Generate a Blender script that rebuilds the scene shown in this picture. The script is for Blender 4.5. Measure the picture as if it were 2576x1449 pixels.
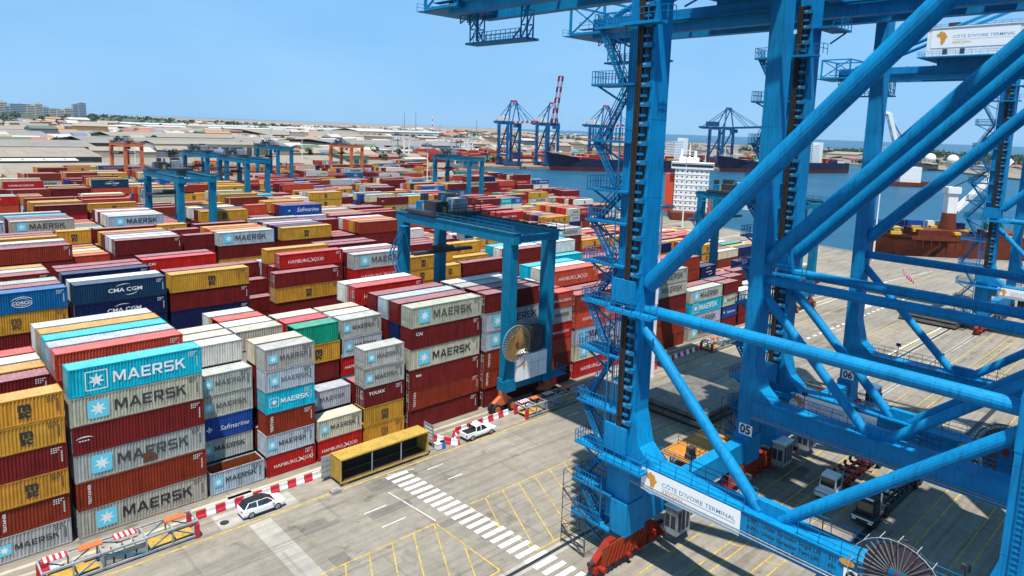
import bpy, math, random
from math import sin, cos, pi, radians, sqrt, atan2
from mathutils import Vector, Matrix, Euler
from mathutils.bvhtree import BVHTree

random.seed(7)
S = bpy.context.scene
COL = S.collection
for o in list(bpy.data.objects):
    bpy.data.objects.remove(o)

# ------------------------------------------------------------------ camera
F_PX, W_PX = 1741.374, 2576.0
CAM = Vector((-12.437, -75.341, 41.785))
yaw, pitch, roll = 0.809125774, -0.144026299, 0.0350652683
fwd = Vector((cos(yaw) * cos(pitch), sin(yaw) * cos(pitch), sin(pitch)))
rgt = fwd.cross(Vector((0, 0, 1))).normalized()
upv = rgt.cross(fwd)
r_ = rgt * cos(roll) + upv * sin(roll)
u_ = -rgt * sin(roll) + upv * cos(roll)
cd = bpy.data.cameras.new('camera')
cam = bpy.data.objects.new('camera', cd)
COL.objects.link(cam)
m = Matrix((r_, u_, -fwd)).transposed().to_4x4()
m.translation = CAM
cam.matrix_world = m
cd.sensor_width = 36.0
cd.lens = 36.0 * F_PX / W_PX
cd.shift_x = -31.77 / W_PX
cd.shift_y = -147.95 / W_PX
cd.clip_start = 0.5
cd.clip_end = 60000
S.camera = cam

# ------------------------------------------------------------------ world, sun, exposure
SUN_EL, SUN_AZ = radians(70.5), atan2(-0.673, -0.74)          # azimuth of the sun itself, from +X
wd = bpy.data.worlds.new('World')
S.world = wd
wd.use_nodes = True
nt = wd.node_tree
bg = nt.nodes['Background']
sky = nt.nodes.new('ShaderNodeTexSky')
sky.sky_type = 'NISHITA'
sky.sun_disc = False
sky.sun_elevation = SUN_EL
sky.sun_rotation = pi / 2 - SUN_AZ
sky.air_density = 1.0
sky.dust_density = 0.6
sky.ozone_density = 3.0
smix = nt.nodes.new('ShaderNodeMix')
smix.data_type = 'RGBA'
smix.inputs[0].default_value = .88
smix.inputs[7].default_value = (1.5, 3.4, 5.85, 1)          # pale tropical blue haze over the whole dome
nt.links.new(sky.outputs[0], smix.inputs[6])
stc = nt.nodes.new('ShaderNodeTexCoord')
smp = nt.nodes.new('ShaderNodeMapping'); smp.inputs['Scale'].default_value = (1.6, 1.6, 5.0)
sns = nt.nodes.new('ShaderNodeTexNoise'); sns.inputs['Scale'].default_value = 1.7; sns.inputs['Detail'].default_value = 6; sns.inputs['Roughness'].default_value = .55
srg = nt.nodes.new('ShaderNodeMapRange'); srg.inputs[1].default_value = .35; srg.inputs[2].default_value = .75
srg.inputs[3].default_value = 0; srg.inputs[4].default_value = 1
scl = nt.nodes.new('ShaderNodeMix'); scl.data_type = 'RGBA'          # thin, barely visible veils of high haze
scl.inputs[6].default_value = (1.5, 3.6, 6.3, 1); scl.inputs[7].default_value = (2.0, 4.1, 6.6, 1)
nt.links.new(stc.outputs['Generated'], smp.inputs[0]); nt.links.new(smp.outputs[0], sns.inputs['Vector'])
nt.links.new(sns.outputs[0], srg.inputs[0]); nt.links.new(srg.outputs[0], scl.inputs[0]); nt.links.new(scl.outputs[2], smix.inputs[7])
nt.links.new(smix.outputs[2], bg.inputs[0])
bg.inputs[1].default_value = 0.105
sd = bpy.data.lights.new('sun', 'SUN')
sun = bpy.data.objects.new('sun', sd)
COL.objects.link(sun)
sd.energy = 5.0
sd.angle = radians(0.53)
sd.color = (1.0, 0.955, 0.88)
sv = Vector((cos(SUN_AZ) * cos(SUN_EL), sin(SUN_AZ) * cos(SUN_EL), sin(SUN_EL)))
sun.rotation_euler = sv.to_track_quat('Z', 'Y').to_euler()
sun.location = (0, 0, 200)
S.view_settings.view_transform = 'Standard'
S.view_settings.look = 'None'
S.view_settings.exposure = 0.56
S.view_settings.gamma = 1
S.view_settings.use_curve_mapping = False
S.render.engine = 'CYCLES'
S.cycles.max_bounces = 5
S.cycles.diffuse_bounces = 3
S.cycles.glossy_bounces = 2
S.cycles.caustics_reflective = False
S.cycles.caustics_refractive = False

# ------------------------------------------------------------------ helpers
class MB:
    """collects quads and polygons; build() links them as one mesh object"""
    def __init__(s):
        s.v = []; s.f = []; s.mi = []; s.m = 0
    def poly(s, pts):
        n = len(s.v); s.v += [tuple(p) for p in pts]
        s.f.append(tuple(range(n, n + len(pts)))); s.mi.append(s.m)
        return s
    def box(s, x0, y0, z0, x1, y1, z1, skip=''):
        n = len(s.v)
        s.v += [(x0, y0, z0), (x1, y0, z0), (x1, y1, z0), (x0, y1, z0), (x0, y0, z1), (x1, y0, z1), (x1, y1, z1), (x0, y1, z1)]
        for k, q in (('b', (3, 2, 1, 0)), ('t', (4, 5, 6, 7)), ('f', (0, 1, 5, 4)), ('r', (1, 2, 6, 5)), ('k', (2, 3, 7, 6)), ('l', (3, 0, 4, 7))):
            if k not in skip:
                s.f.append(tuple(n + i for i in q)); s.mi.append(s.m)
        return s
    def cbox(s, cx, cy, cz, sx, sy, sz):
        return s.box(cx - sx / 2, cy - sy / 2, cz - sz / 2, cx + sx / 2, cy + sy / 2, cz + sz / 2)
    def bar(s, p, q, w, h=None, up=(0, 0, 1)):
        p, q = Vector(p), Vector(q); h = h or w
        d = (q - p)
        if d.length < 1e-6: return s
        d.normalize(); u = Vector(up)
        if abs(d.dot(u)) > .98: u = Vector((1, 0, 0))
        a = d.cross(u).normalized() * (w / 2); b = a.cross(d).normalized() * (h / 2)
        n = len(s.v)
        for c in (p, q):
            s.v += [tuple(c - a - b), tuple(c + a - b), tuple(c + a + b), tuple(c - a + b)]
        for qd in ((0, 3, 2, 1), (4, 5, 6, 7), (0, 1, 5, 4), (1, 2, 6, 5), (2, 3, 7, 6), (3, 0, 4, 7)):
            s.f.append(tuple(n + i for i in qd)); s.mi.append(s.m)
        return s
    def tube(s, p, q, r, n=12, r2=None, cap=True):
        p, q = Vector(p), Vector(q); r2 = r if r2 is None else r2
        d = (q - p).normalized(); u = Vector((0, 0, 1))
        if abs(d.dot(u)) > .98: u = Vector((1, 0, 0))
        a = d.cross(u).normalized(); b = a.cross(d)
        k = len(s.v)
        for c, rr in ((p, r), (q, r2)):
            for i in range(n):
                t = 2 * pi * i / n
                s.v.append(tuple(c + (a * cos(t) + b * sin(t)) * rr))
        for i in range(n):
            j = (i + 1) % n
            s.f.append((k + i, k + n + i, k + n + j, k + j)); s.mi.append(s.m)
        if cap:
            s.f.append(tuple(k + i for i in range(n))); s.mi.append(s.m)
            s.f.append(tuple(k + n + i for i in reversed(range(n)))); s.mi.append(s.m)
        return s
    def path(s, pts, r, n=6):
        for a, b in zip(pts, pts[1:]): s.tube(a, b, r, n)
        return s
    def prism(s, prof, axis, a, b):
        """extrude a 2-D outline along an axis: 'x' outline is (y,z), 'y' is (x,z), 'z' is (x,y)"""
        def P(t, c):
            return {'x': (c, t[0], t[1]), 'y': (t[0], c, t[1]), 'z': (t[0], t[1], c)}[axis]
        n = len(prof); k = len(s.v)
        s.v += [P(t, a) for t in prof] + [P(t, b) for t in prof]
        for i in range(n):
            j = (i + 1) % n
            s.f.append((k + i, k + j, k + n + j, k + n + i)); s.mi.append(s.m)
        s.f.append(tuple(k + i for i in reversed(range(n)))); s.mi.append(s.m)
        s.f.append(tuple(k + n + i for i in range(n))); s.mi.append(s.m)
        return s
    def ring(s, c, R, r, axis='x', n=28, k=6):
        c = Vector(c); b0 = len(s.v)
        for i in range(n):
            t = 2 * pi * i / n
            for j in range(k):
                w = 2 * pi * j / k
                rad = R + r * cos(w); o = r * sin(w)
                y, z = rad * cos(t), rad * sin(t)
                s.v.append(tuple(c + (Vector((o, y, z)) if axis == 'x' else Vector((y, o, z)) if axis == 'y' else Vector((y, z, o)))))
        for i in range(n):
            for j in range(k):
                s.f.append((b0 + i * k + j, b0 + ((i + 1) % n) * k + j, b0 + ((i + 1) % n) * k + (j + 1) % k, b0 + i * k + (j + 1) % k)); s.mi.append(s.m)
        return s
    def disc(s, c, R, axis='x', n=24, sgn=1):
        c = Vector(c); pts = []
        for i in range(n):
            t = 2 * pi * i / n * sgn
            y, z = R * cos(t), R * sin(t)
            pts.append(c + (Vector((0, y, z)) if axis == 'x' else Vector((y, 0, z)) if axis == 'y' else Vector((y, z, 0))))
        return s.poly(pts)
    def sphere(s, c, r, nu=14, nv=8):
        c = Vector(c); b = len(s.v)
        for i in range(nv + 1):
            p = pi * i / nv
            for j in range(nu):
                t = 2 * pi * j / nu
                s.v.append(tuple(c + Vector((sin(p) * cos(t), sin(p) * sin(t), cos(p))) * r))
        for i in range(nv):
            for j in range(nu):
                s.f.append((b + i * nu + j, b + (i + 1) * nu + j, b + (i + 1) * nu + (j + 1) % nu, b + i * nu + (j + 1) % nu)); s.mi.append(s.m)
        return s
    def rail(s, pts, h=1.1, step=1.5, t=.05):
        """guard rail along a polyline: posts, top rail, knee rail"""
        for a, b in zip(pts, pts[1:]):
            a, b = Vector(a), Vector(b); L = (b - a).length; n = max(1, int(round(L / step)))
            for i in range(n + 1):
                p = a.lerp(b, i / n); s.bar(p, p + Vector((0, 0, h)), t)
            for hh in (h, h * .55):
                s.bar(a + Vector((0, 0, hh)), b + Vector((0, 0, hh)), t)
        return s
    def add(s, other, M):
        n = len(s.v); s.v += [tuple(M @ Vector(v)) for v in other.v]
        s.f += [tuple(i + n for i in f) for f in other.f]; s.mi += other.mi
        return s
    def mesh(s, name, mats):
        me = bpy.data.meshes.new(name)
        me.from_pydata(s.v, [], s.f)
        for mt in (mats if isinstance(mats, (list, tuple)) else [mats]): me.materials.append(mt)
        if s.m or any(s.mi): me.polygons.foreach_set('material_index', s.mi)
        me.update()
        return me
    def build(s, name, mats, parent=None, **kw):
        return link(name, s.mesh(name, mats), parent, **kw)

def link(name, data, parent=None, loc=None, rotz=0, color=None, smooth=False, kind=None, label=None):
    o = bpy.data.objects.new(name, data); COL.objects.link(o)
    if parent: o.parent = parent
    if loc: o.location = loc
    if rotz: o.rotation_euler = (0, 0, rotz)
    if color: o.color = (*color, 1)
    if smooth and data: data.polygons.foreach_set('use_smooth', [True] * len(data.polygons))
    if kind: o['kind'] = kind
    if label: o['label'] = label
    return o
def tag(o, label, cat, group=None):
    o['label'] = label; o['category'] = cat
    if group: o['group'] = group
    return o
def thing(name, label, cat, loc=(0, 0, 0), rotz=0, group=None):
    o = bpy.data.objects.new(name, None); COL.objects.link(o)
    o.empty_display_size = .5
    o.location = loc; o.rotation_euler = (0, 0, rotz)
    return tag(o, label, cat, group)
def copy_tree(o, parent=None):
    c = o.copy(); COL.objects.link(c); c.parent = parent
    for ch in o.children: copy_tree(ch, c)
    return c
def structure(mb, name, mat, **kw):
    return mb.build(name, mat, kind='structure', **kw)

# ------------------------------------------------------------------ materials
def mat(name, col, rough=.55, metal=0, spec=.4, emit=None):
    M_ = bpy.data.materials.new(name); M_.use_nodes = True
    b = M_.node_tree.nodes['Principled BSDF']
    b.inputs['Base Color'].default_value = (*col, 1)
    b.inputs['Roughness'].default_value = rough
    b.inputs['Metallic'].default_value = metal
    b.inputs['Specular IOR Level'].default_value = spec
    return M_
def worn(name, col=None, dark=.6, scale=.6, rough=.55, amt=.5, rust=None, rust_amt=.0, streak=True, spec=.18, attr=None, bump=0):
    """paint with patchy fading, downward dirt streaks and optional rust; the colour comes from the object or an attribute when col is None"""
    M_ = bpy.data.materials.new(name); M_.use_nodes = True
    t = M_.node_tree; N, Lk = t.nodes, t.links
    b = N['Principled BSDF']; b.inputs['Roughness'].default_value = rough; b.inputs['Specular IOR Level'].default_value = spec
    oi = N.new('ShaderNodeObjectInfo')
    tc = N.new('ShaderNodeTexCoord')
    add = N.new('ShaderNodeVectorMath'); add.operation = 'ADD'
    mul = N.new('ShaderNodeVectorMath'); mul.operation = 'SCALE'; mul.inputs['Scale'].default_value = 37.0
    cmb = N.new('ShaderNodeCombineXYZ')
    for i in range(3): Lk.new(oi.outputs['Random'], cmb.inputs[i])
    Lk.new(cmb.outputs[0], mul.inputs[0])
    Lk.new(tc.outputs['Object'], add.inputs[0]); Lk.new(mul.outputs[0], add.inputs[1])
    n1 = N.new('ShaderNodeTexNoise'); n1.inputs['Scale'].default_value = scale; n1.inputs['Detail'].default_value = 5; n1.inputs['Roughness'].default_value = .65
    Lk.new(add.outputs[0], n1.inputs['Vector'])
    mp = N.new('ShaderNodeMapping'); mp.inputs['Scale'].default_value = (3.2, 3.2, .22) if streak else (1, 1, 1)
    Lk.new(add.outputs[0], mp.inputs[0])
    n2 = N.new('ShaderNodeTexNoise'); n2.inputs['Scale'].default_value = 1.3; n2.inputs['Detail'].default_value = 4
    Lk.new(mp.outputs[0], n2.inputs['Vector'])
    r1 = N.new('ShaderNodeMapRange'); r1.inputs[1].default_value = .35; r1.inputs[2].default_value = .75
    r1.inputs[3].default_value = 1.0; r1.inputs[4].default_value = dark
    Lk.new(n1.outputs[0], r1.inputs[0])
    r2 = N.new('ShaderNodeMapRange'); r2.inputs[1].default_value = .48; r2.inputs[2].default_value = .72
    r2.inputs[3].default_value = 1.0; r2.inputs[4].default_value = 1 - amt * .55
    Lk.new(n2.outputs[0], r2.inputs[0])
    mm = N.new('ShaderNodeMath'); mm.operation = 'MULTIPLY'
    Lk.new(r1.outputs[0], mm.inputs[0]); Lk.new(r2.outputs[0], mm.inputs[1])
    mx = N.new('ShaderNodeMix'); mx.data_type = 'RGBA'; mx.blend_type = 'MULTIPLY'; mx.inputs[0].default_value = 1
    if col is not None: mx.inputs[6].default_value = (*col, 1)
    elif attr:
        at = N.new('ShaderNodeAttribute'); at.attribute_name = attr; Lk.new(at.outputs['Color'], mx.inputs[6])
    else: Lk.new(oi.outputs['Color'], mx.inputs[6])
    Lk.new(mm.outputs[0], mx.inputs[7])
    out = mx.outputs[2]
    if rust:
        n3 = N.new('ShaderNodeTexNoise'); n3.inputs['Scale'].default_value = .9; n3.inputs['Detail'].default_value = 8; n3.inputs['Roughness'].default_value = .7
        mp3 = N.new('ShaderNodeMapping'); mp3.inputs['Scale'].default_value = (1.6, 1.6, .6); mp3.inputs['Location'].default_value = (11, 5, 3)
        Lk.new(add.outputs[0], mp3.inputs[0]); Lk.new(mp3.outputs[0], n3.inputs['Vector'])
        r3 = N.new('ShaderNodeMapRange'); r3.inputs[1].default_value = .72 - rust_amt; r3.inputs[2].default_value = .80 - rust_amt
        Lk.new(n3.outputs[0], r3.inputs[0])
        m3 = N.new('ShaderNodeMix'); m3.data_type = 'RGBA'
        Lk.new(r3.outputs[0], m3.inputs[0]); Lk.new(out, m3.inputs[6]); m3.inputs[7].default_value = (*rust, 1)
        out = m3.outputs[2]
    Lk.new(out, b.inputs['Base Color'])
    if bump:
        bn = N.new('ShaderNodeBump'); bn.inputs['Strength'].default_value = bump; bn.inputs['Distance'].default_value = .05
        Lk.new(n1.outputs[0], bn.inputs['Height']); Lk.new(bn.outputs[0], b.inputs['Normal'])
    return M_
RUST = (.13, .05, .025)
M = {}
M['paint'] = worn('container_paint', None, dark=.66, amt=.7, rust=RUST, rust_amt=.055, rough=.55)
M['roofpaint'] = worn('container_roof_paint', None, dark=.70, amt=.4, rust=(.2, .1, .06), rust_amt=.09, streak=False, rough=.6)
M['framepaint'] = worn('container_frame_paint', None, dark=.6, amt=.7, rust=RUST, rust_amt=.1, rough=.6)
M['decal'] = worn('container_print', None, dark=.85, amt=.35, rough=.6)
M['attr'] = worn('far_container_paint', None, dark=.75, amt=.4, attr='paint', rough=.6)
M['blue'] = worn('crane_blue_paint', (.0, .225, .48), dark=.68, scale=.35, amt=.6, rough=.55, spec=.22, rust=(.02, .09, .16), rust_amt=.02)
M['bluedark'] = worn('crane_walkway_steel', (.004, .17, .37), dark=.7, amt=.4, rough=.6)
M['rtgblue'] = worn('gantry_blue_paint', (.0, .175, .31), dark=.65, amt=.6, rough=.55, spec=.22)
M['farblue'] = mat('distant_crane_blue', (.0, .085, .22), .6, spec=.2)
M['orange'] = worn('orange_steel_paint', (.55, .22, .03), dark=.6, amt=.5)
M['coral'] = worn('coral_orange_paint', (.62, .16, .06), dark=.7, amt=.4)
M['redsteel'] = worn('red_bogie_paint', (.33, .024, .012), dark=.5, amt=.6, rust=(.05, .02, .02), rust_amt=.08)
M['ruststeel'] = worn('rusty_guard_steel', (.26, .06, .018), dark=.5, amt=.6)
M['black'] = mat('black_rubber', (.015, .015, .017), .6)
M['chain'] = worn('dark_cable_chain', (.045, .036, .028), dark=.3, amt=.8, scale=4)
M['dark'] = worn('dark_steel', (.05, .05, .055), dark=.5, amt=.6)
M['grey'] = worn('galvanised_steel', (.32, .34, .36), dark=.6, amt=.5)
M['white'] = worn('white_paint', (.78, .78, .76), dark=.85, amt=.35)
M['sign'] = mat('white_sign_board', (.82, .82, .80), .5)
M['ink'] = mat('black_print', (.02, .02, .022), .6)
M['signblue'] = mat('sign_grey_blue_print', (.10, .22, .36), .6)
M['signorange'] = mat('sign_orange_print', (.62, .27, .04), .6)
M['yellow'] = worn('yellow_paint', (.66, .42, .05), dark=.75, amt=.5, rust=RUST, rust_amt=.03)
M['ochrepaint'] = worn('ochre_shelter_paint', (.50, .315, .07), dark=.65, amt=.7, rust=RUST, rust_amt=.06)
M['wood'] = worn('plywood_lining', (.10, .07, .05), dark=.5, amt=.6)
M['glass'] = mat('dark_glass', (.02, .03, .035), .08, spec=.8)
M['carwhite'] = mat('white_car_paint', (.80, .80, .80), .18, spec=.6)
M['red'] = worn('red_plastic', (.55, .03, .05), dark=.8, amt=.4)
M['plwhite'] = worn('white_plastic', (.78, .76, .76), dark=.85, amt=.4)
M['concrete'] = worn('concrete', (.36, .34, .30), dark=.65, amt=.5, scale=1.2, rough=.9)
M['wall_black'] = mat('black_lining', (.012, .012, .012), .8)  # even near-black colour for the shelter's back panel
M['hatch'] = worn('hatch_cover_steel', (.17, .16, .14), dark=.5, amt=.7, rust=RUST, rust_amt=.12)
M['lamp'] = mat('headlight_glass', (.75, .78, .8), .1)
M['reeltan'] = worn('reel_tan_paint', (.36, .215, .075), dark=.6, amt=.6)
M['reelgrey'] = worn('reel_flange_plate', (.095, .065, .08), dark=.7, amt=.4)
M['starblue'] = mat('pale_blue_emblem_print', (.12, .52, .66), .6)

def ground_mat(name, base, seams=True):
    G = bpy.data.materials.new(name); G.use_nodes = True
    t = G.node_tree; N, Lk = t.nodes, t.links; b = N['Principled BSDF']; b.inputs['Roughness'].default_value = .9; b.inputs['Specular IOR Level'].default_value = .12
    tc = N.new('ShaderNodeTexCoord')
    def noise(sc, det=5, vec=None, ro=.6):
        n = N.new('ShaderNodeTexNoise'); n.inputs['Scale'].default_value = sc; n.inputs['Detail'].default_value = det; n.inputs['Roughness'].default_value = ro
        Lk.new(vec or tc.outputs['Object'], n.inputs['Vector']); return n.outputs[0]
    def rng(o, a, b_, c, d):
        r = N.new('ShaderNodeMapRange'); r.inputs[1].default_value = a; r.inputs[2].default_value = b_; r.inputs[3].default_value = c; r.inputs[4].default_value = d
        Lk.new(o, r.inputs[0]); return r.outputs[0]
    def mulc(a, b_):
        q = N.new('ShaderNodeMath'); q.operation = 'MULTIPLY'; Lk.new(a, q.inputs[0]); Lk.new(b_, q.inputs[1]); return q.outputs[0]
    mp = N.new('ShaderNodeMapping'); mp.inputs['Scale'].default_value = (.05, 1.1, 1); Lk.new(tc.outputs['Object'], mp.inputs[0])
    v = mulc(rng(noise(.06, 6), .3, .7, .8, 1.14), rng(noise(.9, 6), .3, .72, 1.08, .82))
    v = mulc(v, rng(noise(1.0, 3, mp.outputs[0]), .42, .75, 1.06, .74))      # tyre tracks along the quay
    v = mulc(v, rng(noise(6, 4), .3, .7, .9, 1.1))
    v = mulc(v, rng(noise(.33, 4), .60, .72, 1.0, .58))                      # oil stains
    bk = N.new('ShaderNodeTexBrick'); bk.inputs['Scale'].default_value = .035; bk.inputs['Mortar Size'].default_value = .006; bk.inputs['Color1'].default_value = (1, 1, 1, 1); bk.inputs['Color2'].default_value = (.95, .95, .95, 1); bk.inputs['Mortar'].default_value = (.82, .82, .82, 1)
    Lk.new(tc.outputs['Object'], bk.inputs['Vector'])
    if seams: v = mulc(v, bk.outputs['Color'])
    mp2 = N.new('ShaderNodeMapping'); mp2.inputs['Scale'].default_value = (.03, .55, 1); mp2.inputs['Rotation'].default_value = (0, 0, .06); Lk.new(tc.outputs['Object'], mp2.inputs[0])
    v = mulc(v, rng(noise(1.6, 2, mp2.outputs[0]), .60, .68, 1.0, .72))     # darker single tracks
    mx = N.new('ShaderNodeMix'); mx.data_type = 'RGBA'; mx.blend_type = 'MULTIPLY'; mx.inputs[0].default_value = 1
    mx.inputs[6].default_value = (*base, 1); Lk.new(v, mx.inputs[7]); Lk.new(mx.outputs[2], b.inputs['Base Color'])
    bn = N.new('ShaderNodeBump'); bn.inputs['Strength'].default_value = .3; bn.inputs['Distance'].default_value = .02
    Lk.new(noise(9, 4), bn.inputs['Height']); Lk.new(bn.outputs[0], b.inputs['Normal'])
    return G
M['asphalt'] = ground_mat('apron_asphalt', (.245, .217, .176))
M['slab'] = ground_mat('pale_concrete', (.35, .325, .28))
M['runway'] = ground_mat('runway_concrete', (.46, .40, .30))
M['yline'] = worn('yellow_road_paint', (.58, .39, .07), dark=.55, scale=2.5, amt=.7, streak=False, rough=.8, rust=(.21, .19, .155), rust_amt=.17)
M['wline'] = worn('white_road_paint', (.72, .72, .69), dark=.65, scale=2.5, amt=.7, streak=False, rough=.8, rust=(.24, .22, .18), rust_amt=.12)
M['city'] = ground_mat('town_ground', (.24, .20, .15), False)

def water_mat():
    G = bpy.data.materials.new('harbour_water'); G.use_nodes = True
    t = G.node_tree; N, Lk = t.nodes, t.links; b = N['Principled BSDF']
    b.inputs['Roughness'].default_value = .32; b.inputs['IOR'].default_value = 1.33; b.inputs['Specular IOR Level'].default_value = .22
    tc = N.new('ShaderNodeTexCoord')
    n = N.new('ShaderNodeTexNoise'); n.inputs['Scale'].default_value = .28; n.inputs['Detail'].default_value = 8; n.inputs['Roughness'].default_value = .65
    Lk.new(tc.outputs['Object'], n.inputs['Vector'])
    bn = N.new('ShaderNodeBump'); bn.inputs['Strength'].default_value = .9; bn.inputs['Distance'].default_value = 1.9
    Lk.new(n.outputs[0], bn.inputs['Height']); Lk.new(bn.outputs[0], b.inputs['Normal'])
    n2 = N.new('ShaderNodeTexNoise'); n2.inputs['Scale'].default_value = .012; n2.inputs['Detail'].default_value = 4
    Lk.new(tc.outputs['Object'], n2.inputs['Vector'])
    rp = N.new('ShaderNodeMapRange'); rp.inputs[1].default_value = .35; rp.inputs[2].default_value = .7; rp.inputs[3].default_value = 0; rp.inputs[4].default_value = 1
    Lk.new(n2.outputs[0], rp.inputs[0])
    mx = N.new('ShaderNodeMix'); mx.data_type = 'RGBA'; Lk.new(rp.outputs[0], mx.inputs[0])
    mx.inputs[6].default_value = (.006, .062, .118, 1); mx.inputs[7].default_value = (.012, .085, .15, 1)
    Lk.new(mx.outputs[2], b.inputs['Base Color'])
    return G
M['water'] = water_mat()

# ------------------------------------------------------------------ text and emblems
_font_cache = {}
def text_mesh(s, size, bold=.0, xs=1.0, align='LEFT', space=1.0, shear=0, mats=None):
    key = (s, size, bold, xs, align, space, shear)
    if key in _font_cache: return _font_cache[key]
    c = bpy.data.curves.new('lettering', 'FONT')
    c.body = s; c.size = size; c.offset = bold; c.align_x = align; c.space_character = space; c.shear = shear
    c.resolution_u = 2; c.fill_mode = 'FRONT'
    o = bpy.data.objects.new('lettering', c); COL.objects.link(o)
    dg = bpy.context.evaluated_depsgraph_get()
    me = bpy.data.meshes.new_from_object(o.evaluated_get(dg))
    bpy.data.objects.remove(o); bpy.data.curves.remove(c)
    mb = MB()
    mb.v = [(v.co.x * xs, 0, v.co.y) for v in me.vertices]
    mb.f = [tuple(p.vertices) for p in me.polygons]; mb.mi = [0] * len(mb.f)
    bpy.data.meshes.remove(me)
    _font_cache[key] = mb
    return mb
def put(dst, src, x=0, z=0, y=0, rot=0, sc=1, m=None):
    n = len(dst.v); c, s_ = cos(rot) * sc, sin(rot) * sc
    dst.v += [(x + v[0] * c - v[2] * s_, y + v[1], z + v[0] * s_ + v[2] * c) for v in src.v]
    dst.f += [tuple(i + n for i in f) for f in src.f]
    dst.mi += [dst.m if m is None else m] * len(src.f)
    return dst
def block_text(s):
    """wide block capitals, cap height 1"""
    G = {'M': (1.2, [[(0, 0), (.2, 0), (.2, 1), (0, 1)], [(1.0, 0), (1.2, 0), (1.2, 1), (1.0, 1)], [(.2, 1), (.2, .72), (.52, .12), (.6, .12), (.6, .42), (.28, 1)], [(1.0, 1), (.92, 1), (.6, .42), (.6, .12), (.68, .12), (1.0, .72)]]),
         'A': (1.16, [[(0, 0), (.22, 0), (.58, .78), (.58, 1), (.46, 1)], [(1.16, 0), (.70, 1), (.58, 1), (.58, .78), (.94, 0)], [(.31, .2), (.85, .2), (.77, .37), (.39, .37)]]),
         'E': (.92, [[(0, 0), (.2, 0), (.2, 1), (0, 1)], [(.2, .82), (.92, .82), (.92, 1), (.2, 1)], [(.2, .41), (.82, .41), (.82, .58), (.2, .58)], [(.2, 0), (.92, 0), (.92, .18), (.2, .18)]]),
         'R': (1.0, [[(0, 0), (.2, 0), (.2, 1), (0, 1)], [(.2, .83), (.74, .83), (.86, 1), (.2, 1)], [(.2, .36), (.86, .36), (.74, .53), (.2, .53)], [(.86, 1), (.74, .83), (.74, .53), (.86, .36), (.97, .48), (.97, .88)], [(.44, .36), (.68, .36), (1.0, 0), (.74, 0)]]),
         'S': (.98, [[(.12, .83), (.94, .83), (.94, 1), (.12, 1), (0, .88)], [(0, .88), (0, .52), (.2, .60), (.2, .83), (.12, .83)], [(0, .52), (.1, .42), (.78, .42), (.78, .58), (.2, .6)], [(.78, .58), (.78, .18), (.98, .12), (.98, .48), (.88, .58)], [(.04, 0), (.86, 0), (.98, .12), (.78, .18), (.04, .18)]]),
         'K': (1.04, [[(0, 0), (.2, 0), (.2, 1), (0, 1)], [(.2, .38), (.2, .62), (.70, 1), (1.0, 1)], [(.42, .56), (.58, .68), (1.04, 0), (.78, 0)]])}
    mb = MB(); x = 0
    for i, ch in enumerate(s):
        w, ps = G[ch]
        for k, p in enumerate(ps): mb.poly([((x + a) * .84, -.0006 * k, b) for a, b in p])
        x += w + .17
    return mb
def width(mb): return max(v[0] for v in mb.v) - min(v[0] for v in mb.v)
def star(cx, cz, R, y=-.004, n=7, inner=.42):
    pts = []
    for i in range(2 * n):
        t = pi / 2 + pi * i / n; q = R if i % 2 == 0 else R * inner
        pts.append((cx + q * cos(t), y, cz + q * sin(t)))
    mb = MB()
    for i in range(2 * n):
        mb.poly([(cx, y, cz), pts[i], pts[(i + 1) % (2 * n)]])
    return mb
def rrect(cx, cz, w, h, r, y=0):
    pts = []
    for (sx, sz, a0) in ((1, -1, -pi / 2), (1, 1, 0), (-1, 1, pi / 2), (-1, -1, pi)):
        for k in range(4):
            a = a0 + k * pi / 6
            pts.append((cx + sx * (w / 2 - r) + r * cos(a), y, cz + sz * (h / 2 - r) + r * sin(a)))
    return MB().poly(pts)
def arc(cx, cz, rx, rz, a0, a1, t0, t1, y=0, n=14):
    """crescent stroke"""
    mb = MB(); P_ = []
    for i in range(n + 1):
        f = i / n; a = a0 + (a1 - a0) * f; w = t0 + (t1 - t0) * sin(pi * f)
        P_.append(((cx + (rx + w) * cos(a), y, cz + (rz + w) * sin(a)), (cx + (rx - w) * cos(a), y, cz + (rz - w) * sin(a))))
    for (a, b), (c, d) in zip(P_, P_[1:]): mb.poly([b, d, c, a])
    return mb
AFRICA = [(-.50, .62), (-.38, .86), (-.10, .97), (.08, .98), (.10, .86), (.30, .80), (.55, .80), (.66, .50), (.78, .28), (1.0, .30), (.86, .02), (.62, -.22), (.60, -.50), (.42, -.66), (.36, -.84), (.16, -1.0), (.02, -.96), (-.10, -.55), (-.06, -.30), (-.20, -.02), (-.22, .16), (-.45, .13), (-.66, .20), (-.82, .42), (-.74, .62)]
def africa(cx, cz, h, y=0):
    return MB().poly([(cx + x * h / 2 * .82, y, cz + z * h / 2) for x, z in reversed(AFRICA)])

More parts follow.
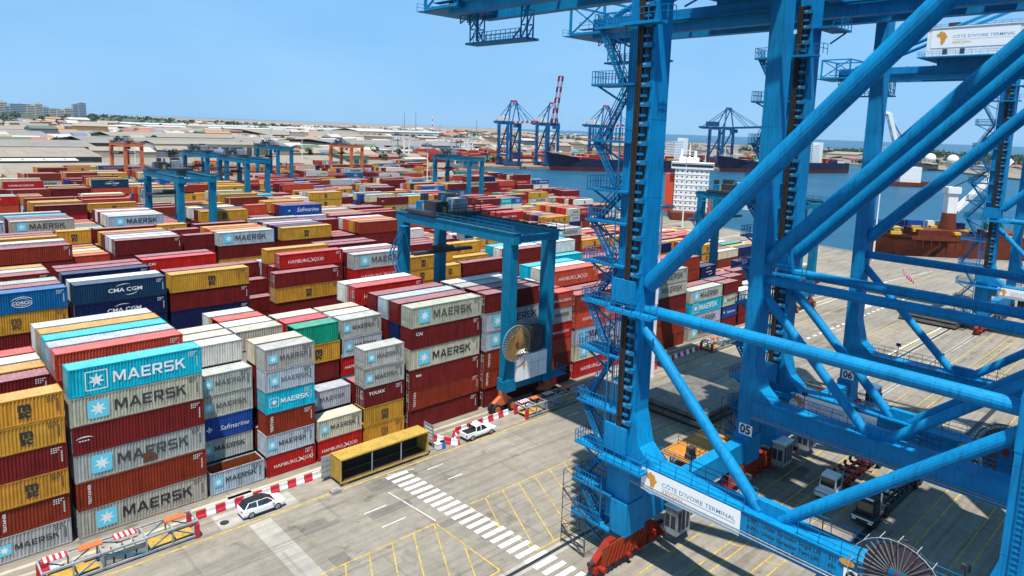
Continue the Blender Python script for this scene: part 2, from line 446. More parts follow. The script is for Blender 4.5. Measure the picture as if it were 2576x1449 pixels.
# ------------------------------------------------------------------ setting: land, water, apron
from mathutils.geometry import tessellate_polygon
LAND = [(-3000, -72), (340, -72), (278, -7), (255, 18), (262, 62), (300, 200), (350, 395), (392, 432), (440, 494), (478, 501), (800, 393), (960, 338), (1010, 420), (1208, 462),
        (1300, 395), (1262, 290), (1130, 190), (1060, 120), (1010, -40), (1500, -900), (2600, -700), (3400, 600), (3100, 1500), (3300, 2600), (9000, 9500), (30000, 34000), (-20000, 40000), (-30000, -72)]
def land_mesh(poly, z, depth):
    mb = MB()
    tris = tessellate_polygon([[Vector((x, y, 0)) for x, y in poly]])
    mb.v = [(x, y, z) for x, y in poly]
    for t in tris:
        a, b, c = (Vector(poly[i]) for i in t)
        t = t if (b - a).cross(c - a) > 0 else (t[0], t[2], t[1])
        mb.f.append(tuple(t)); mb.mi.append(0)
    n = len(poly)
    for i in range(n):
        a, b = poly[i], poly[(i + 1) % n]
        mb.poly([(*a, z), (*a, -depth), (*b, -depth), (*b, z)])
    return mb
structure(land_mesh(LAND, 0, 6), 'ground', M['city'])
w = MB(); w.poly([(-30000, -30000, -2.6), (60000, -30000, -2.6), (60000, 60000, -2.6), (-30000, 60000, -2.6)])
structure(w, 'sea', M['water'])
APRON = [(-150, -71.9), (339, -71.9), (277.9, -7), (254.9, 18), (261.9, 62), (299.9, 200), (349.9, 395), (391, 433), (330, 620), (-150, 700)]
ap = MB(); ap.v = [(x, y, .004) for x, y in APRON]
for t in tessellate_polygon([[Vector((x, y, 0)) for x, y in APRON]]):
    a, b, c = (Vector(APRON[i]) for i in t)
    t = t if (b - a).cross(c - a) > 0 else (t[0], t[2], t[1])
    ap.f.append(tuple(t)); ap.mi.append(0)
structure(ap, 'apron', M['asphalt'])
# coping of the quay edge
kb = MB()
for a, b in zip(APRON[1:7], APRON[2:8]):
    kb.bar((a[0], a[1], .15), (b[0], b[1], .15), .6, .3)
structure(kb, 'quay_kerb', M['concrete'])
def sheet(mb, x0, y0, x1, y1, z=.008):
    return mb.poly([(x0, y0, z), (x1, y0, z), (x1, y1, z), (x0, y1, z)])
def stripe(mb, a, b, w, z=.012):
    a, b = Vector((*a, z)), Vector((*b, z)); d = (b - a).normalized(); n = Vector((-d.y, d.x, 0)) * w / 2
    return mb.poly([a - n, b - n, b + n, a + n])
# gantry runways: pale concrete tracks beside every block
BLOCK_Y = [0, 38] + [38 + 37.2 * k for k in range(1, 16)]
rw = MB()
for by in BLOCK_Y:
    if by > 420: break
    xe = 248 if by < 60 else 268 if by < 110 else 290
    for yy, ww in ((-1.5, .5), (-3.0, .5), (25.2, 1.0)):
        sheet(rw, -140, by + yy - ww / 2, xe - (40 if by < 38 else 0), by + yy + ww / 2)
structure(rw, 'gantry_runway', M['runway'])
ps = MB()
sheet(ps, 13.6, -30.9, 15.9, -8.1); sheet(ps, 11.2, -7.3, 19.6, -4.1); sheet(ps, 13.9, -4.0, 16.5, -.7)
sheet(ps, 118, -30.9, 122, -9)
structure(ps, 'concrete_strip', M['slab'])
pt = MB(); rp_ = random.Random(77)
for k in range(34):
    x, y = rp_.uniform(4, 170), rp_.choice([rp_.uniform(-30, -9), rp_.uniform(-66, -39)]); sheet(pt, x, y, x + rp_.uniform(1.5, 7), y + rp_.uniform(.8, 2.6), .0050 + k * .00008)
structure(pt, 'asphalt_patch', ground_mat('patched_asphalt', (.165, .15, .128), False))
# painted markings
yl = MB()
stripe(yl, (-60, -7.75), (240, -7.75), .22)
def hatch_box(x0, x1, y0, y1, step, lean):
    for a, b in (((x0, y0), (x1, y0)), ((x0, y1), (x1, y1)), ((x0, y0), (x0, y1)), ((x1, y0), (x1, y1))): stripe(yl, a, b, .16)
    x = x0 + step
    while x < x1 + abs(lean):
        a, b = (x, y1), (x - lean, y0)
        if a[0] > x1:
            f = (a[0] - x1) / lean; a = (x1, y1 + (y0 - y1) * f)
        if b[0] < x0:
            f = (x0 - b[0]) / lean; b = (x0, y0 + (y1 - y0) * f)
        stripe(yl, a, b, .13, .016); x += step
hatch_box(5, 28.6, -30.6, -20.2, 2.6, 5.2)
hatch_box(33.4, 51, -30.6, -19.6, 2.6, 5.2)
hatch_box(68, 92, -30.6, -22, 2.6, 5.2); hatch_box(118, 160, -30.6, -22, 2.9, 4)
for k, (yy, dbl) in enumerate(((-39.6, 0), (-42.6, 1), (-43.9, 0), (-46.6, 1), (-47.9, 0), (-54.4, 1), (-55.7, 0), (-59.4, 1), (-60.7, 0))):
    stripe(yl, (0, yy), (240, yy), .14)
    if dbl:
        x = 0
        while x < 240: stripe(yl, (x, yy), (x + .5, yy - 1.3), .12, .016); x += 3.1
structure(yl, 'yellow_marking', M['yline'])
wl = MB()
for k in range(24):
    y = -8.9 - k * 1.18; x = 29.7 + k * .08
    sheet(wl, x, y - .32, x + 2.9, y + .3, .02)
stripe(wl, (28.2, -11.6), (28.9, -19.8), .12); stripe(wl, (30.2, -8.2), (33.6, -8.9), .10)
for x0, y0, L in ((34.7, -10.1, 2.4), (35.2, -13.6, 2.2), (23.8, -13.8, 2.8), (23.9, -17.2, 2.9), (60, -10, 2.6), (78, -13.6, 2.6), (96, -10.2, 2.6), (1, -13.8, 2.8), (125, -12, 3), (140, -16, 3)):
    stripe(wl, (x0, y0), (x0 + L, y0), .14)
for x in range(126, 190, 3): stripe(wl, (x, -14.5), (x + 1.6, -14.5), .5)
stripe(wl, (160, 2), (240, -6), .2); stripe(wl, (110, -29.5), (200, -30.5), .3)
for k in range(10): sheet(wl, 166 + k * 1.6, -12, 167 + k * 1.6, -8, .02)
structure(wl, 'white_marking', M['wline'])
rl = MB()
for yy, ww in ((-31.75, .42), (-37.0, .16), (-51.3, .7), (-67.0, .16)):
    sheet(rl, -60, yy - ww / 2, 240, yy + ww / 2, .022)
structure(rl, 'rail_slot', M['ink'])
rc = MB()
for yy, ww in ((-31.75, 1.3), (-37.0, .9), (-67.0, .9)):
    sheet(rc, -60, yy - ww / 2, 240, yy + ww / 2, .014)
structure(rc, 'rail_bed', M['slab'])

# ------------------------------------------------------------------ containers
CW = 2.438
HC, SD = 2.896, 2.591
PAL = dict(grey=(.40, .40, .37), warmgrey=(.44, .41, .32), bluegrey=(.38, .42, .48), cream=(.54, .49, .36), white=(.66, .65, .60),
           maroon=(.150, .012, .012), brown=(.235, .030, .012), red=(.46, .014, .012), coral=(.50, .062, .03), yellow=(.54, .27, .032), ochre=(.43, .21, .03),
           cyan=(.0, .42, .56), navy=(.006, .014, .075), teal_navy=(.008, .045, .10), blue=(.004, .125, .34), royal=(.012, .06, .26), green=(.005, .26, .17), seagreen=(.10, .36, .30))
CNAME = dict(grey='grey', warmgrey='weathered grey', bluegrey='bluish grey', cream='cream', white='white', maroon='maroon', brown='rust red', red='bright red', coral='coral red',
             yellow='mustard yellow', ochre='ochre', cyan='turquoise', navy='navy', teal_navy='dark blue', blue='bright blue', royal='royal blue', green='green', seagreen='pale green')
_cm = {}
def corr(mb, L, H, y_out, y_in, pitch, x0=.12, z0=.16, z1=.12, flip=False):
    n = max(3, int(round((L - 2 * x0) / pitch))); p = (L - 2 * x0) / n
    xs = []
    for i in range(n):
        a = x0 + i * p
        xs += [(a, y_out), (a + p * .30, y_out), (a + p * .5, y_in), (a + p * .80, y_in)]
    xs.append((L - x0, y_out))
    for (xa, ya), (xb, yb) in zip(xs, xs[1:]):
        q = [(xa, ya, z0), (xb, yb, z0), (xb, yb, H - z1), (xa, ya, H - z1)]
        mb.poly(q[::-1] if flip else q)
def cmesh(part, L, H):
    k = (part, L, H)
    if k in _cm: return _cm[k]
    mb = MB(); mt = M['paint']
    if part == 'side_panel':
        corr(mb, L, H, .012, .075, .29)
        mb.poly([(.1, CW - .03, .1), (.1, CW - .03, H - .1), (L - .1, CW - .03, H - .1), (L - .1, CW - .03, .1)])
        mb.poly([(L - .03, .1, .1), (L - .03, CW - .1, .1), (L - .03, CW - .1, H - .1), (L - .03, .1, H - .1)])
        mb.poly([(.1, .1, .12), (.1, CW - .1, .12), (L - .1, CW - .1, .12), (L - .1, .1, .12)])
    elif part == 'roof':
        mt = M['roofpaint']; n = int(L / .42); p = (L - .2) / n
        for i in range(n):
            a = .1 + i * p; z = H - .035
            xs = [(a, z), (a + p * .35, z), (a + p * .5, z + .022), (a + p * .85, z + .022), (a + p, z)]
            for (xa, za), (xb, zb) in zip(xs, xs[1:]):
                mb.poly([(xa, .06, za), (xb, .06, zb), (xb, CW - .06, zb), (xa, CW - .06, za)])
    elif part == 'frame':
        mt = M['framepaint']
        for x in (.0, L - .13):
            for y in (.0, CW - .13): mb.box(x, y, .13, x + .13, y + .13, H - .13)
            mb.box(x + .01, .13, .03, x + .12, CW - .13, .16); mb.box(x + .01, .13, H - .11, x + .12, CW - .13, H - .012)
            for y in (0, CW - .16):
                for z in (0, H - .13):
                    xx = x - .004 if x == 0 else x - .05
                    mb.box(xx, y - .004, z, xx + .184, y + .166, z + .13)
        for y in (.0, CW - .1):
            mb.box(.18, y + .002, .03, L - .18, y + .098, .17); mb.box(.18, y + .002, H - .12, L - .18, y + .098, H - .014)
    elif part == 'door':
        w = (CW - .30) / 2
        mb.box(.03, 0, .17, .06, w, H - .12)
        for i in range(4):
            z = .3 + (H - .75) * i / 4 + .05
            mb.box(.01, .1, z, .031, w - .1, z + (H - .75) / 4 - .14)
    elif part == 'lock_rod':
        mt = M['grey']; w = (CW - .30) / 2
        for f in (.28, .74):
            mb.box(-.03, w * f - .022, .12, .008, w * f + .022, H - .08)
            for z in (.25, H * .5, H - .3): mb.box(-.035, w * f - .06, z, .009, w * f + .06, z + .06)
            mb.box(-.05, w * f - .2, H * .42, -.02, w * f + .1, H * .42 + .05)
    elif part == 'end_panel':
        n = 9; p = (CW - .26) / n
        for i in range(n):
            a = .13 + i * p
            xs = [(a, .02), (a + p * .3, .02), (a + p * .5, .06), (a + p * .8, .06), (a + p, .02)]
            for (ya, xa), (yb, xb) in zip(xs, xs[1:]): mb.poly([(xa, ya, .16), (xa, ya, H - .1), (xb, yb, H - .1), (xb, yb, .16)])
    elif part == 'mark':
        mt = M['decal']; r = random.Random(int(L * 100 + H * 10))
        for row in range(3):
            for q in range(5 - row):
                a = L - 1.35 + q * .19; z = H - .42 - row * .2
                mb.poly([(a, -.003, z), (a + .12, -.003, z), (a + .12, -.003, z + .11), (a, -.003, z + .11)])
        for q in range(7):
            z = H * .3 + q * .17
            mb.poly([(L - .55, -.003, z), (L - .42, -.003, z), (L - .42, -.003, z + .11), (L - .55, -.003, z + .11)])
    elif part == 'door_mark':
        mt = M['decal']; w = (CW - .30) / 2
        for row in range(6):
            z = H * .35 + row * .22; ln = .25 + .1 * ((row * 7) % 4)
            mb.poly([(.005, w * .92, z), (.005, w * .92, z + .1), (.005, w * .92 - ln, z + .1), (.005, w * .92 - ln, z)])
    _cm[k] = mb.mesh('container_' + part, mt)
    return _cm[k]

def letter_mesh(design, L, H):
    """flat print on the long side of a container; returns list of (part name, mesh, colour)"""
    k = (design, L, H)
    if k in _cm: return _cm[k]
    long_ = L > 8; ink = (.03, .03, .035); wh = (.82, .82, .80); out = []
    y = -.004
    if design in ('M', 'MW'):                        # seven-point star in a square, then the name
        s = 1.85 if long_ else 1.05
        cx = L * (.19 if long_ else .155); cz = H * .52
        t = block_text('MAERSK'); wd_ = width(t); tw = L * (.555 if long_ else .575); sc = tw / wd_
        lt = put(MB(), t, L * (.307 if long_ else .285), cz - .5 * sc, y, sc=sc)
        col = wh if design == 'MW' else ink
        if design == 'M':
            em = MB(); em.m = 0; put(em, rrect(cx, cz, s, s, s * .12), y=-.003); em.m = 1; put(em, star(cx, cz, s * .40, 0), y=-.006)
            out.append(('emblem', em.mesh('star_emblem', [M['starblue'], M['white']]), None))
        else:
            em = MB()
            for sx, sz, ww, hh in ((0, .5, 1, .05), (0, -.5, 1, .05), (.5, 0, .05, 1), (-.5, 0, .05, 1)):
                put(em, rrect(cx + sx * s, cz + sz * s, ww * s, hh * s, .02), y=-.003)
            put(em, star(cx, cz, s * .40, 0), y=-.006)
            out.append(('emblem', em.mesh('star_emblem', [M['white']]), None))
        out.append(('lettering', lt.mesh('name_lettering', M['decal']), col))
    elif design == 'Y':
        b = MB(); s = H * .46; cx = L * .5
        a = text_mesh('m', 1, .05, 1.15); put(b, a, cx - width(a) * s / 2 - .06, H * .50, y, sc=s)
        a = text_mesh('sc', 1, .045, 1.05); put(b, a, cx - width(a) * s * .92 / 2 - .04, H * .24, y, sc=s * .92)
        out.append(('lettering', b.mesh('name_lettering', M['decal']), ink))
    elif design in ('H', 'HO'):
        b = MB(); s = H * (.32 if long_ else .23); cz = H * .36
        a = text_mesh('HAMBURG', 1, .0, 1.02); x0 = L * (.13 if long_ else .10); put(b, a, x0, cz, y, sc=s)
        x1 = x0 + width(a) * s + .12 * s; e = s * 1.0
        for sg in (1, -1):
            q = arc(0, 0, 1.0, .55, pi * .18, pi * .75, .0, .075, 0)
            put(b, q, x1 + e * .7 + (.05 * sg) * e, cz + .28 * s - sg * .42 * s, y, rot=-.5 * sg if sg > 0 else pi + .45, sc=e)
        put(b, MB().poly([(0, 0, 0), (.2, 0, 0), (1.5, 0, 1), (1.4, 0, 1)]), x1 + .1 * s, cz - .12 * s, y, sc=s * .95)
        put(b, MB().poly([(1.5, 0, -.05), (1.4, 0, -.1), (.15, 0, .95), (.3, 0, .95)]), x1 + .1 * s, cz - .02 * s, y, sc=s * .95)
        a = text_mesh('SÜD', 1, .0, 1.02); put(b, a, x1 + 1.55 * s, cz, y, sc=s)
        out.append(('lettering', b.mesh('name_lettering', M['decal']), wh))
    elif design == 'K':
        b = MB(); a = text_mesh('CMA CGM', 1, .018, 1.2); s = L * .37 / width(a); put(b, a, L * .335, H * .42, y, sc=s)
        put(b, arc(0, 0, 1.3, .55, pi * .30, pi * .92, .0, .05), L * .52, H * .62, y)
        put(b, arc(0, 0, 1.3, .55, -pi * .62, -pi * .05, .0, .05), L * .55, H * .42, y)
        out.append(('lettering', b.mesh('name_lettering', M['decal']), wh))
    elif design == 'B':
        b = MB(); a = text_mesh('COSCO', 1, .02, 1.15); s = 2.3 / width(a); cx = L * .58; put(b, a, cx - 1.15, H * .42, y, sc=s)
        for a0, a1 in ((.12, .88), (1.12, 1.88)):
            put(b, arc(0, 0, 1.25, .72, pi * a0, pi * a1, .03, .04), cx, H * .52, y)
        put(b, arc(0, 0, .8, .5, pi * .15, pi * .85, .02, .03), cx, H * .52, y); put(b, arc(0, 0, .8, .5, pi * 1.15, pi * 1.85, .02, .03), cx, H * .52, y)
        out.append(('lettering', b.mesh('name_lettering', M['decal']), wh))
    elif design == 'S':
        b = MB(); a = text_mesh('Safmarine', 1, .0, 1.05, shear=.25); s = L * .56 / width(a); put(b, a, L * .34, H * .36, y, sc=s)
        for i in range(4): put(b, rrect(0, 0, .42, .2, .09), L * .16 + .12 * cos(i * pi / 2), H * .5 + .12 * sin(i * pi / 2), y, rot=i * pi / 2)
        out.append(('lettering', b.mesh('name_lettering', M['decal']), wh))
    elif design in ('TRITON', 'TEX'):
        b = MB(); s = H * .17; a = text_mesh('TRITON' if design == 'TRITON' else 'TEXTAINER', 1, .015, 1.1)
        s = H * .72 / width(a); put(b, a, .98, H * .15, y, rot=pi / 2, sc=s)
        out.append(('lettering', b.mesh('name_lettering', M['decal']), wh))
    elif design in ('CAI', 'tex', 'TOUAX'):
        b = MB(); a = text_mesh(design, 1, .018, 1.1); s = .62; put(b, a, .75, H * .62, y, sc=s)
        out.append(('lettering', b.mesh('name_lettering', M['decal']), wh))
    elif design == 'swoosh':
        b = MB(); put(b, arc(0, 0, .8, .3, pi * .1, pi * .9, .0, .06), 1.2, H * .5, y)
        for i in range(4): put(b, rrect(0, 0, .16, .12, .03), .8 + i * .24, H * .47, y)
        out.append(('lettering', b.mesh('name_lettering', M['decal']), wh))
    _cm[k] = out
    return out

# codes: first word is the colour, second the print
CODE = {'M': ('grey', 'M'), 'm': ('warmgrey', 'M'), 'b': ('bluegrey', 'M'), 'c': ('cream', 'M'), 'C': ('cyan', 'MW'), 'Y': ('yellow', 'Y'), 'y': ('ochre', 'Y'), 'r': ('maroon', ''), 'q': ('maroon', 'swoosh'),
        'R': ('brown', 'TRITON'), 'x': ('brown', 'TEX'), 'p': ('brown', ''), 'H': ('red', 'H'), 'h': ('coral', 'HO'), 'o': ('coral', ''), 'e': ('red', ''), 'l': ('red', 'CAI'), 'N': ('navy', ''), 'K': ('teal_navy', 'K'), 'k': ('navy', 'K'),
        'B': ('blue', 'B'), 'S': ('royal', 'S'), 'G': ('green', ''), 'W': ('white', ''), 'g': ('bluegrey', ''), 'w': ('cream', ''), 'T': ('maroon', 'CAI'), 't': ('maroon', 'tex'), 'u': ('maroon', 'TOUAX'), 'E': ('seagreen', ''),
        'V': ('white', 'Y'), 'a': ('cyan', '')}
DESC = {'M': 'with black lettering and star emblem', 'MW': 'with white lettering and star', 'Y': 'with black three-letter logo', 'H': 'with white lettering', 'HO': 'with white lettering', 'K': 'with white lettering and arcs',
        'B': 'with white oval logo', 'S': 'with white script', 'TRITON': 'with vertical white lettering', 'TEX': 'with vertical white lettering', 'CAI': 'with small white lettering', 'tex': 'with small white lettering', 'TOUAX': 'with small white lettering', 'swoosh': 'with small white arc logo', '': ''}
ORD = ['bottom', 'second', 'third', 'fourth', 'fifth', 'sixth', 'seventh', 'eighth']
NTH = ['first', 'second', 'third', 'fourth', 'fifth', 'sixth', 'seventh', 'eighth', 'ninth', 'tenth', 'eleventh', 'twelfth', 'thirteenth', 'fourteenth', 'fifteenth', 'sixteenth', 'seventeenth', 'eighteenth', 'nineteenth', 'twentieth'] + ['%dth' % i for i in range(21, 60)]
PITCH = 2.93
BOXES = []          # dict(x,y,z,L,H,col,design,block,bay,row,tier,top)
def stack(block, bay, row, x0, y0, L, codes, hc=None):
    z = .03; rr = random.Random(hash((block, bay, row)) & 0xffff)
    for t, ch in enumerate(codes):
        if ch == '-': z += SD; continue
        c, d = CODE[ch]; H = hc if hc else (HC if (L > 8 and rr.random() < .7) else SD)
        BOXES.append(dict(x=x0 + rr.uniform(-.10, .10), y=y0 + rr.uniform(-.05, .05), z=z, L=L, H=H, col=c, design=d, block=block, bay=bay, row=row, tier=t, top=False))
        z += H + .012
    if codes and codes[-1] != '-': BOXES[-1]['top'] = True
FREQ = 'rrrrrrrqppppRRxTttuYYYYYYYyyMMMMmmbccCCHHHHhhhoooooeeelNkKBSGWWwwggEV'
LOWFROM = 110
def rnd_codes(n, rr): return ''.join(rr.choice(FREQ) for _ in range(n))
L40, L20 = 12.19, 6.058
# --- first block, along the road: bay -> (x0, length, height, rows from the road inland)
def bay_spec(block, bay, x0, L, H, rows):
    by = BLOCK_Y[block]
    for r, c in enumerate(rows): stack(block, bay, r, x0, by + r * PITCH, L, c, H)
bay_spec(0, 0, -12.9, L20, SD, ['rYrMr', 'rrrr', 'rrYMrr', 'rrMrrY', 'rrrrrW', 'rrrrYo', 'rrr'])
bay_spec(0, 1, -6.52, L20, SD, ['MxYrYY', 'rprM', 'rrYMrr', 'rrMrrY', 'rrrrrW', 'rrrrYo', 'rrrrr'])
bay_spec(0, 2, 0.0, L40, HC, ['mxMqmC', 'rYrr', 'rrMrrh', 'rrrYrg', 'rrYrrC', 'rMrrrY', 'rrrrrW'])
bay_spec(0, 3, 12.62, L20, SD, ['b', 'MMSMM', 'rrrMrW', 'rMrrMw', 'rrrMrw', 'rrrr', 'rrr'])
bay_spec(0, 4, 19.0, L20, SD, ['HbRCbM', 'HrWrrw', 'rrrr', 'rMrrWw', 'rrrrrW', 'rrrrro', 'rMrrrW'])
bay_spec(0, 5, 25.5, L20, SD, ['Hc', 'rrb', 'rMHrYG', 'rrrrre', 'rrrrrw', 'YrrY', 'rYYY'])
bay_spec(0, 6, 31.95, L20, SD, ['YYuMM', 'rrr', 'rMaHbM', 'rrrrrW', 'rrrrrw', 'rrYY', 'rYYYY'])
bay_spec(0, 7, 38.95, L40, HC, ['rRtmTm', 'rrrrNr', 'rMrrrb', 'rrrrrr', 'rrrr', 'rrrMrH', 'rrrrrW'])
bay_spec(0, 8, 52.2, L40, HC, ['rRRbbr', 'rrrrrr', 'rrrrrM', 'rrrrrW', 'rrrYr', 'rrrYY', 'rrYrY'])
bay_spec(0, 9, 65.0, L20, SD, ['rRoHMh', 'rrrrro', 'rrrrrr', 'rrrrrW', 'rrrrr', 'rrrr', 'rrrrY'])
bay_spec(0, 10, 72.0, L40, HC, ['Hcbhp', 'rrrrr', 'rrrrrh', 'rrrrrW', 'rrrrra', 'rrYrr', 'rrrr'])
bay_spec(0, 11, 84.9, L20, SD, ['rrpp', 'rrMrr', 'rMrrC', 'rrrrr', 'rrMr', 'rrrr', 'rrr'])
bay_spec(0, 12, 92.6, L40, SD, ['ppprmM', 'rrrrrM', 'rrrMrr', 'rrrro', 'rrrW', 'rrrY', 'rrr'])
bay_spec(0, 13, 106.3, L40, SD, ['mbCM', 'rrrr', 'rrrrpp', 'rrrrpo', 'rrrW', 'rrrY', 'rrr'])
bay_spec(0, 14, 119.2, L20, SD, ['rSmr', 'rrWr', 'rrMCk', 'rrMWr', 'rrrrr', 'rMrW', 'rrrr'])
bay_spec(0, 15, 126.0, L20, SD, ['rrW', 'rrrr', 'rMrr', 'rrrr', 'rrE', 'rrrY', 'rrr'])
bay_spec(0, 16, 133.0, L40, SD, ['rM', 'rrb', 'rrrr', 'rMr', 'rWE', 'rrY', 'rrr'])
bay_spec(0, 17, 146.0, L40, SD, ['', 'rr', 'rrMM', 'rrMo', 'rkkk', 'rre', 'rr'])
bay_spec(0, 18, 159.0, L20, SD, ['', '', 'MMoo', 'MMoo', 'NNkk', 'rrr', 'rr'])
bay_spec(0, 19, 176.0, L40, SD, ['', '', '', 'r', 'rM', 'rrr', 'rrC'])
# --- second block
bay_spec(1, 0, -18.5, L40, HC, ['rrrYr', 'rrrMr', 'rrrr', 'rrrMr', 'rrrrp', 'rrrrM', 'rrrrY'])
bay_spec(1, 1, -5.4, L40, HC, ['rrrrYB', 'rrrrrr', 'rrrrrM', 'rrrrp', 'rrrrrp', 'rrrrrM', 'rrrrrY'])
bay_spec(1, 2, 7.6, L40, HC, ['rrrNkK', 'rrrrrW', 'rrrr', 'rrrrrN', 'rrrrrr', 'rrrrrr', 'rrrrr'])
bay_spec(1, 3, 20.3, L40, HC, ['rrrNrY', 'rrrrrr', 'rrrr', 'rrYrY', 'rrrr', 'rrrrrl', 'rrrrrr'])
bay_spec(1, 4, 33.0, L20, SD, ['', '', 'rrrr', 'rrrrr', 'rrrrrr', 'rrrrY', 'rrrr'])
bay_spec(1, 5, 37.0, L40, SD, ['rYrrYr', '', '', '', '', '', ''])
bay_spec(1, 5, 39.2, L40, SD, ['', 'rrrYrrH', 'rrrrrr', 'rrrrrrY', 'rrrrrb', 'rrrMr', 'rrrr'])
bay_spec(1, 6, 52.0, L40, HC, ['rrrrHM', 'rrrrrr', 'rrarrW', 'rrrr', 'rrrrrr', 'rrrrrr', 'rrrrW'])
bay_spec(1, 7, 64.8, L20, SD, ['rrrYYY', 'rrrrrr', 'rrrrY', 'rrrrr', 'rrrrr', 'rrrrW', 'rrrrW'])
bay_spec(1, 8, 71.4, L20, SD, ['rrrYY', 'rrrrYY', 'rrrr', 'rrrr', 'rrrr', 'rrrr', 'rrr'])
bay_spec(1, 9, 78.0, L40, SD, ['rrrrr', 'rrrr', 'rrYYY', 'rrrYYY', 'rrrr', 'rrrr', 'rrr'])
bay_spec(1, 10, 91.0, L40, HC, ['rrrRr', 'rrrrW', 'rrrmC', 'rrrr', 'rrrr', 'rrrr', 'rrr'])
bay_spec(1, 11, 104.0, L40, HC, ['rrra', 'rrrrW', 'rrrha', 'rrrr', 'rrrrM', 'rrrr', 'rrr'])
def lanes(block, x_from, x_to, bay0, lo=3, hi=6):
    rr = random.Random(block * 977 + bay0); x = x_from; bay = bay0
    while x + L40 < x_to:
        twin = rr.random() < .25; base = rr.randint(lo, hi)
        if x > LOWFROM and block <= 7: base = max(2, base - 1)
        if block <= 5 and x > 195: base = max(1, base - 2)
        rows = [max(1, min(hi, base + rr.choice((-1, 0, 0, 0, 0, 0, 0, -2)))) for _ in range(7)]
        if rr.random() < .06: rows = [max(0, q - 3) for q in rows]
        for r, n in enumerate(rows):
            bias = rr.random()
            for k in range(2 if twin else 1):
                c = rnd_codes(n, rr)
                if bias < .16 and n: c = c[:-1] + 'Y'
                elif bias < .34 and n: c = c[:-1] + rr.choice('rrqpR')
                stack(block, bay + k, r, x + k * 6.4, BLOCK_Y[block] + r * PITCH, L20 if twin else L40, c)
        x += L40 + rr.choice((.45, .5, .6, .6, 3.2)); bay += 2 if twin else 1
lanes(1, 117, 236, 12, 3, 4)
XEND = [0, 0, 250, 262, 272, 282, 292, 298, 302, 306, 312, 318, 318, 300, 270]
XBEG = [0, 0, -30, -18, -6, 2, 10, 20, 28, 36, 108]
# --- third and fourth blocks: the bays that face the camera, the rest as it comes
bay_spec(2, 0, -11.2, L40, HC, ['rrrrrM', 'rrrrr', 'rrrrrr', 'rrrrrr', 'rrrrrY', 'rrrrr', 'rrrrrr'])
bay_spec(2, 1, 2.0, L40, HC, ['rrrrrp', 'rrrrr', 'rrrrrW', 'rrrrY', 'rrrrrY', 'rrrrrr', 'rrrrrr'])
bay_spec(2, 2, 14.9, L20, HC, ['rrYr', 'rrrro', 'rrrrY', 'rrrrW', 'rrrrY', 'rrrrr', 'rrrrrY'])
bay_spec(2, 3, 21.4, L40, HC, ['rrrYrr', 'rrrrrW', 'rrrrrb', 'rrrrrr', 'rrrrrY', 'rrrrr', 'rrrrrr'])
bay_spec(2, 4, 34.0, L20, HC, ['rrrrrr', 'rrrrW', 'rrrro', 'rrrrrr', 'rrrrY', 'rrrrr', 'rrrrrY'])
bay_spec(2, 5, 40.9, L40, HC, ['rrrYrb', 'rrrrrY', 'rrrrro', 'rrrrrY', 'rrrrr', 'rrrrrr', 'rrrrr'])
bay_spec(2, 6, 55.0, L40, HC, ['rrrYrY', 'rrrrrN', 'rrrrrr', 'rrrrrg', 'rrrrrr', 'rrrrr', 'rrrrrM'])
bay_spec(2, 7, 67.8, L20, HC, ['rrrrr', 'rrrrr', 'rrrro', 'rrrrrr', 'rrrrW', 'rrrrY', 'rrrrr'])
bay_spec(2, 8, 74.8, L40, HC, ['rrrrrp', 'rrrrrY', 'rrrrro', 'rrrrrW', 'rrrrr', 'rrrrrr', 'rrrrr'])
bay_spec(2, 9, 88.0, L40, SD, ['rMrr', 'rrrr', 'rrrr', 'rrrrW', 'rrrr', 'rrrrr', 'rrrr'])
bay_spec(2, 10, 101.0, L20, SD, ['rrr', 'rrrr', 'rrrY', 'rrrr', 'rrrr', 'rrrY', 'rrrr'])
bay_spec(2, 11, 110.2, L40, SD, ['rrYY', 'rrYY', 'rrrr', 'rrrW', 'rrro', 'rrrr', 'rrrr'])
bay_spec(2, 12, 124.5, L40, SD, ['rmC', 'rrMC', 'rrrW', 'rrrr', 'rrrr', 'rrrY', 'rrrr'])
bay_spec(2, 13, 145.0, L40, SD, ['rrrM', 'rrrr', 'rrrW', 'rrrg', 'rrrr', 'rrr', 'rrr'])
lanes(2, 158, 246, 14, 3, 4)
bay_spec(3, 0, -17.0, L40, HC, ['rrrrrb', 'rrrrr', 'rrrrrr', 'rrrrrW', 'rrrrr', 'rrrrrr', 'rrrrY'])
bay_spec(3, 1, -3.6, L40, HC, ['rrrrrg', 'rrrrrr', 'rrrrrr', 'rrrrr', 'rrrrrV', 'rrrrr', 'rrrrrY'])
bay_spec(3, 2, 9.5, L40, HC, ['rrrrrm', 'rrrrrr', 'rrrrrr', 'rrrrrC', 'rrrrr', 'rrrrrM', 'rrrrr'])
bay_spec(3, 3, 22.2, L20, HC, ['rrrrl', 'rrrrw', 'rrrrG', 'rrrrr', 'rrrrY', 'rrrrr', 'rrrrr'])
bay_spec(3, 4, 28.7, L40, HC, ['rrrrrb', 'rrrrrw', 'rrrrrW', 'rrrrrr', 'rrrrrW', 'rrrrrr', 'rrrrr'])
bay_spec(3, 5, 41.4, L20, HC, ['rrHrr', 'rrrrr', 'rrrrH', 'rrrrr', 'rrrrr', 'rrrrr', 'rrrrr'])
bay_spec(3, 6, 49.8, L40, HC, ['rrrrrY', 'rrrrrr', 'rrrrr', 'rrrrrW', 'rrrrrY', 'rrrrr', 'rrrrrY'])
bay_spec(3, 7, 65.0, L20, HC, ['rrrrW', 'rrrrr', 'rrrrr', 'rrrrro', 'rrrrr', 'rrrrY', 'rrrrr'])
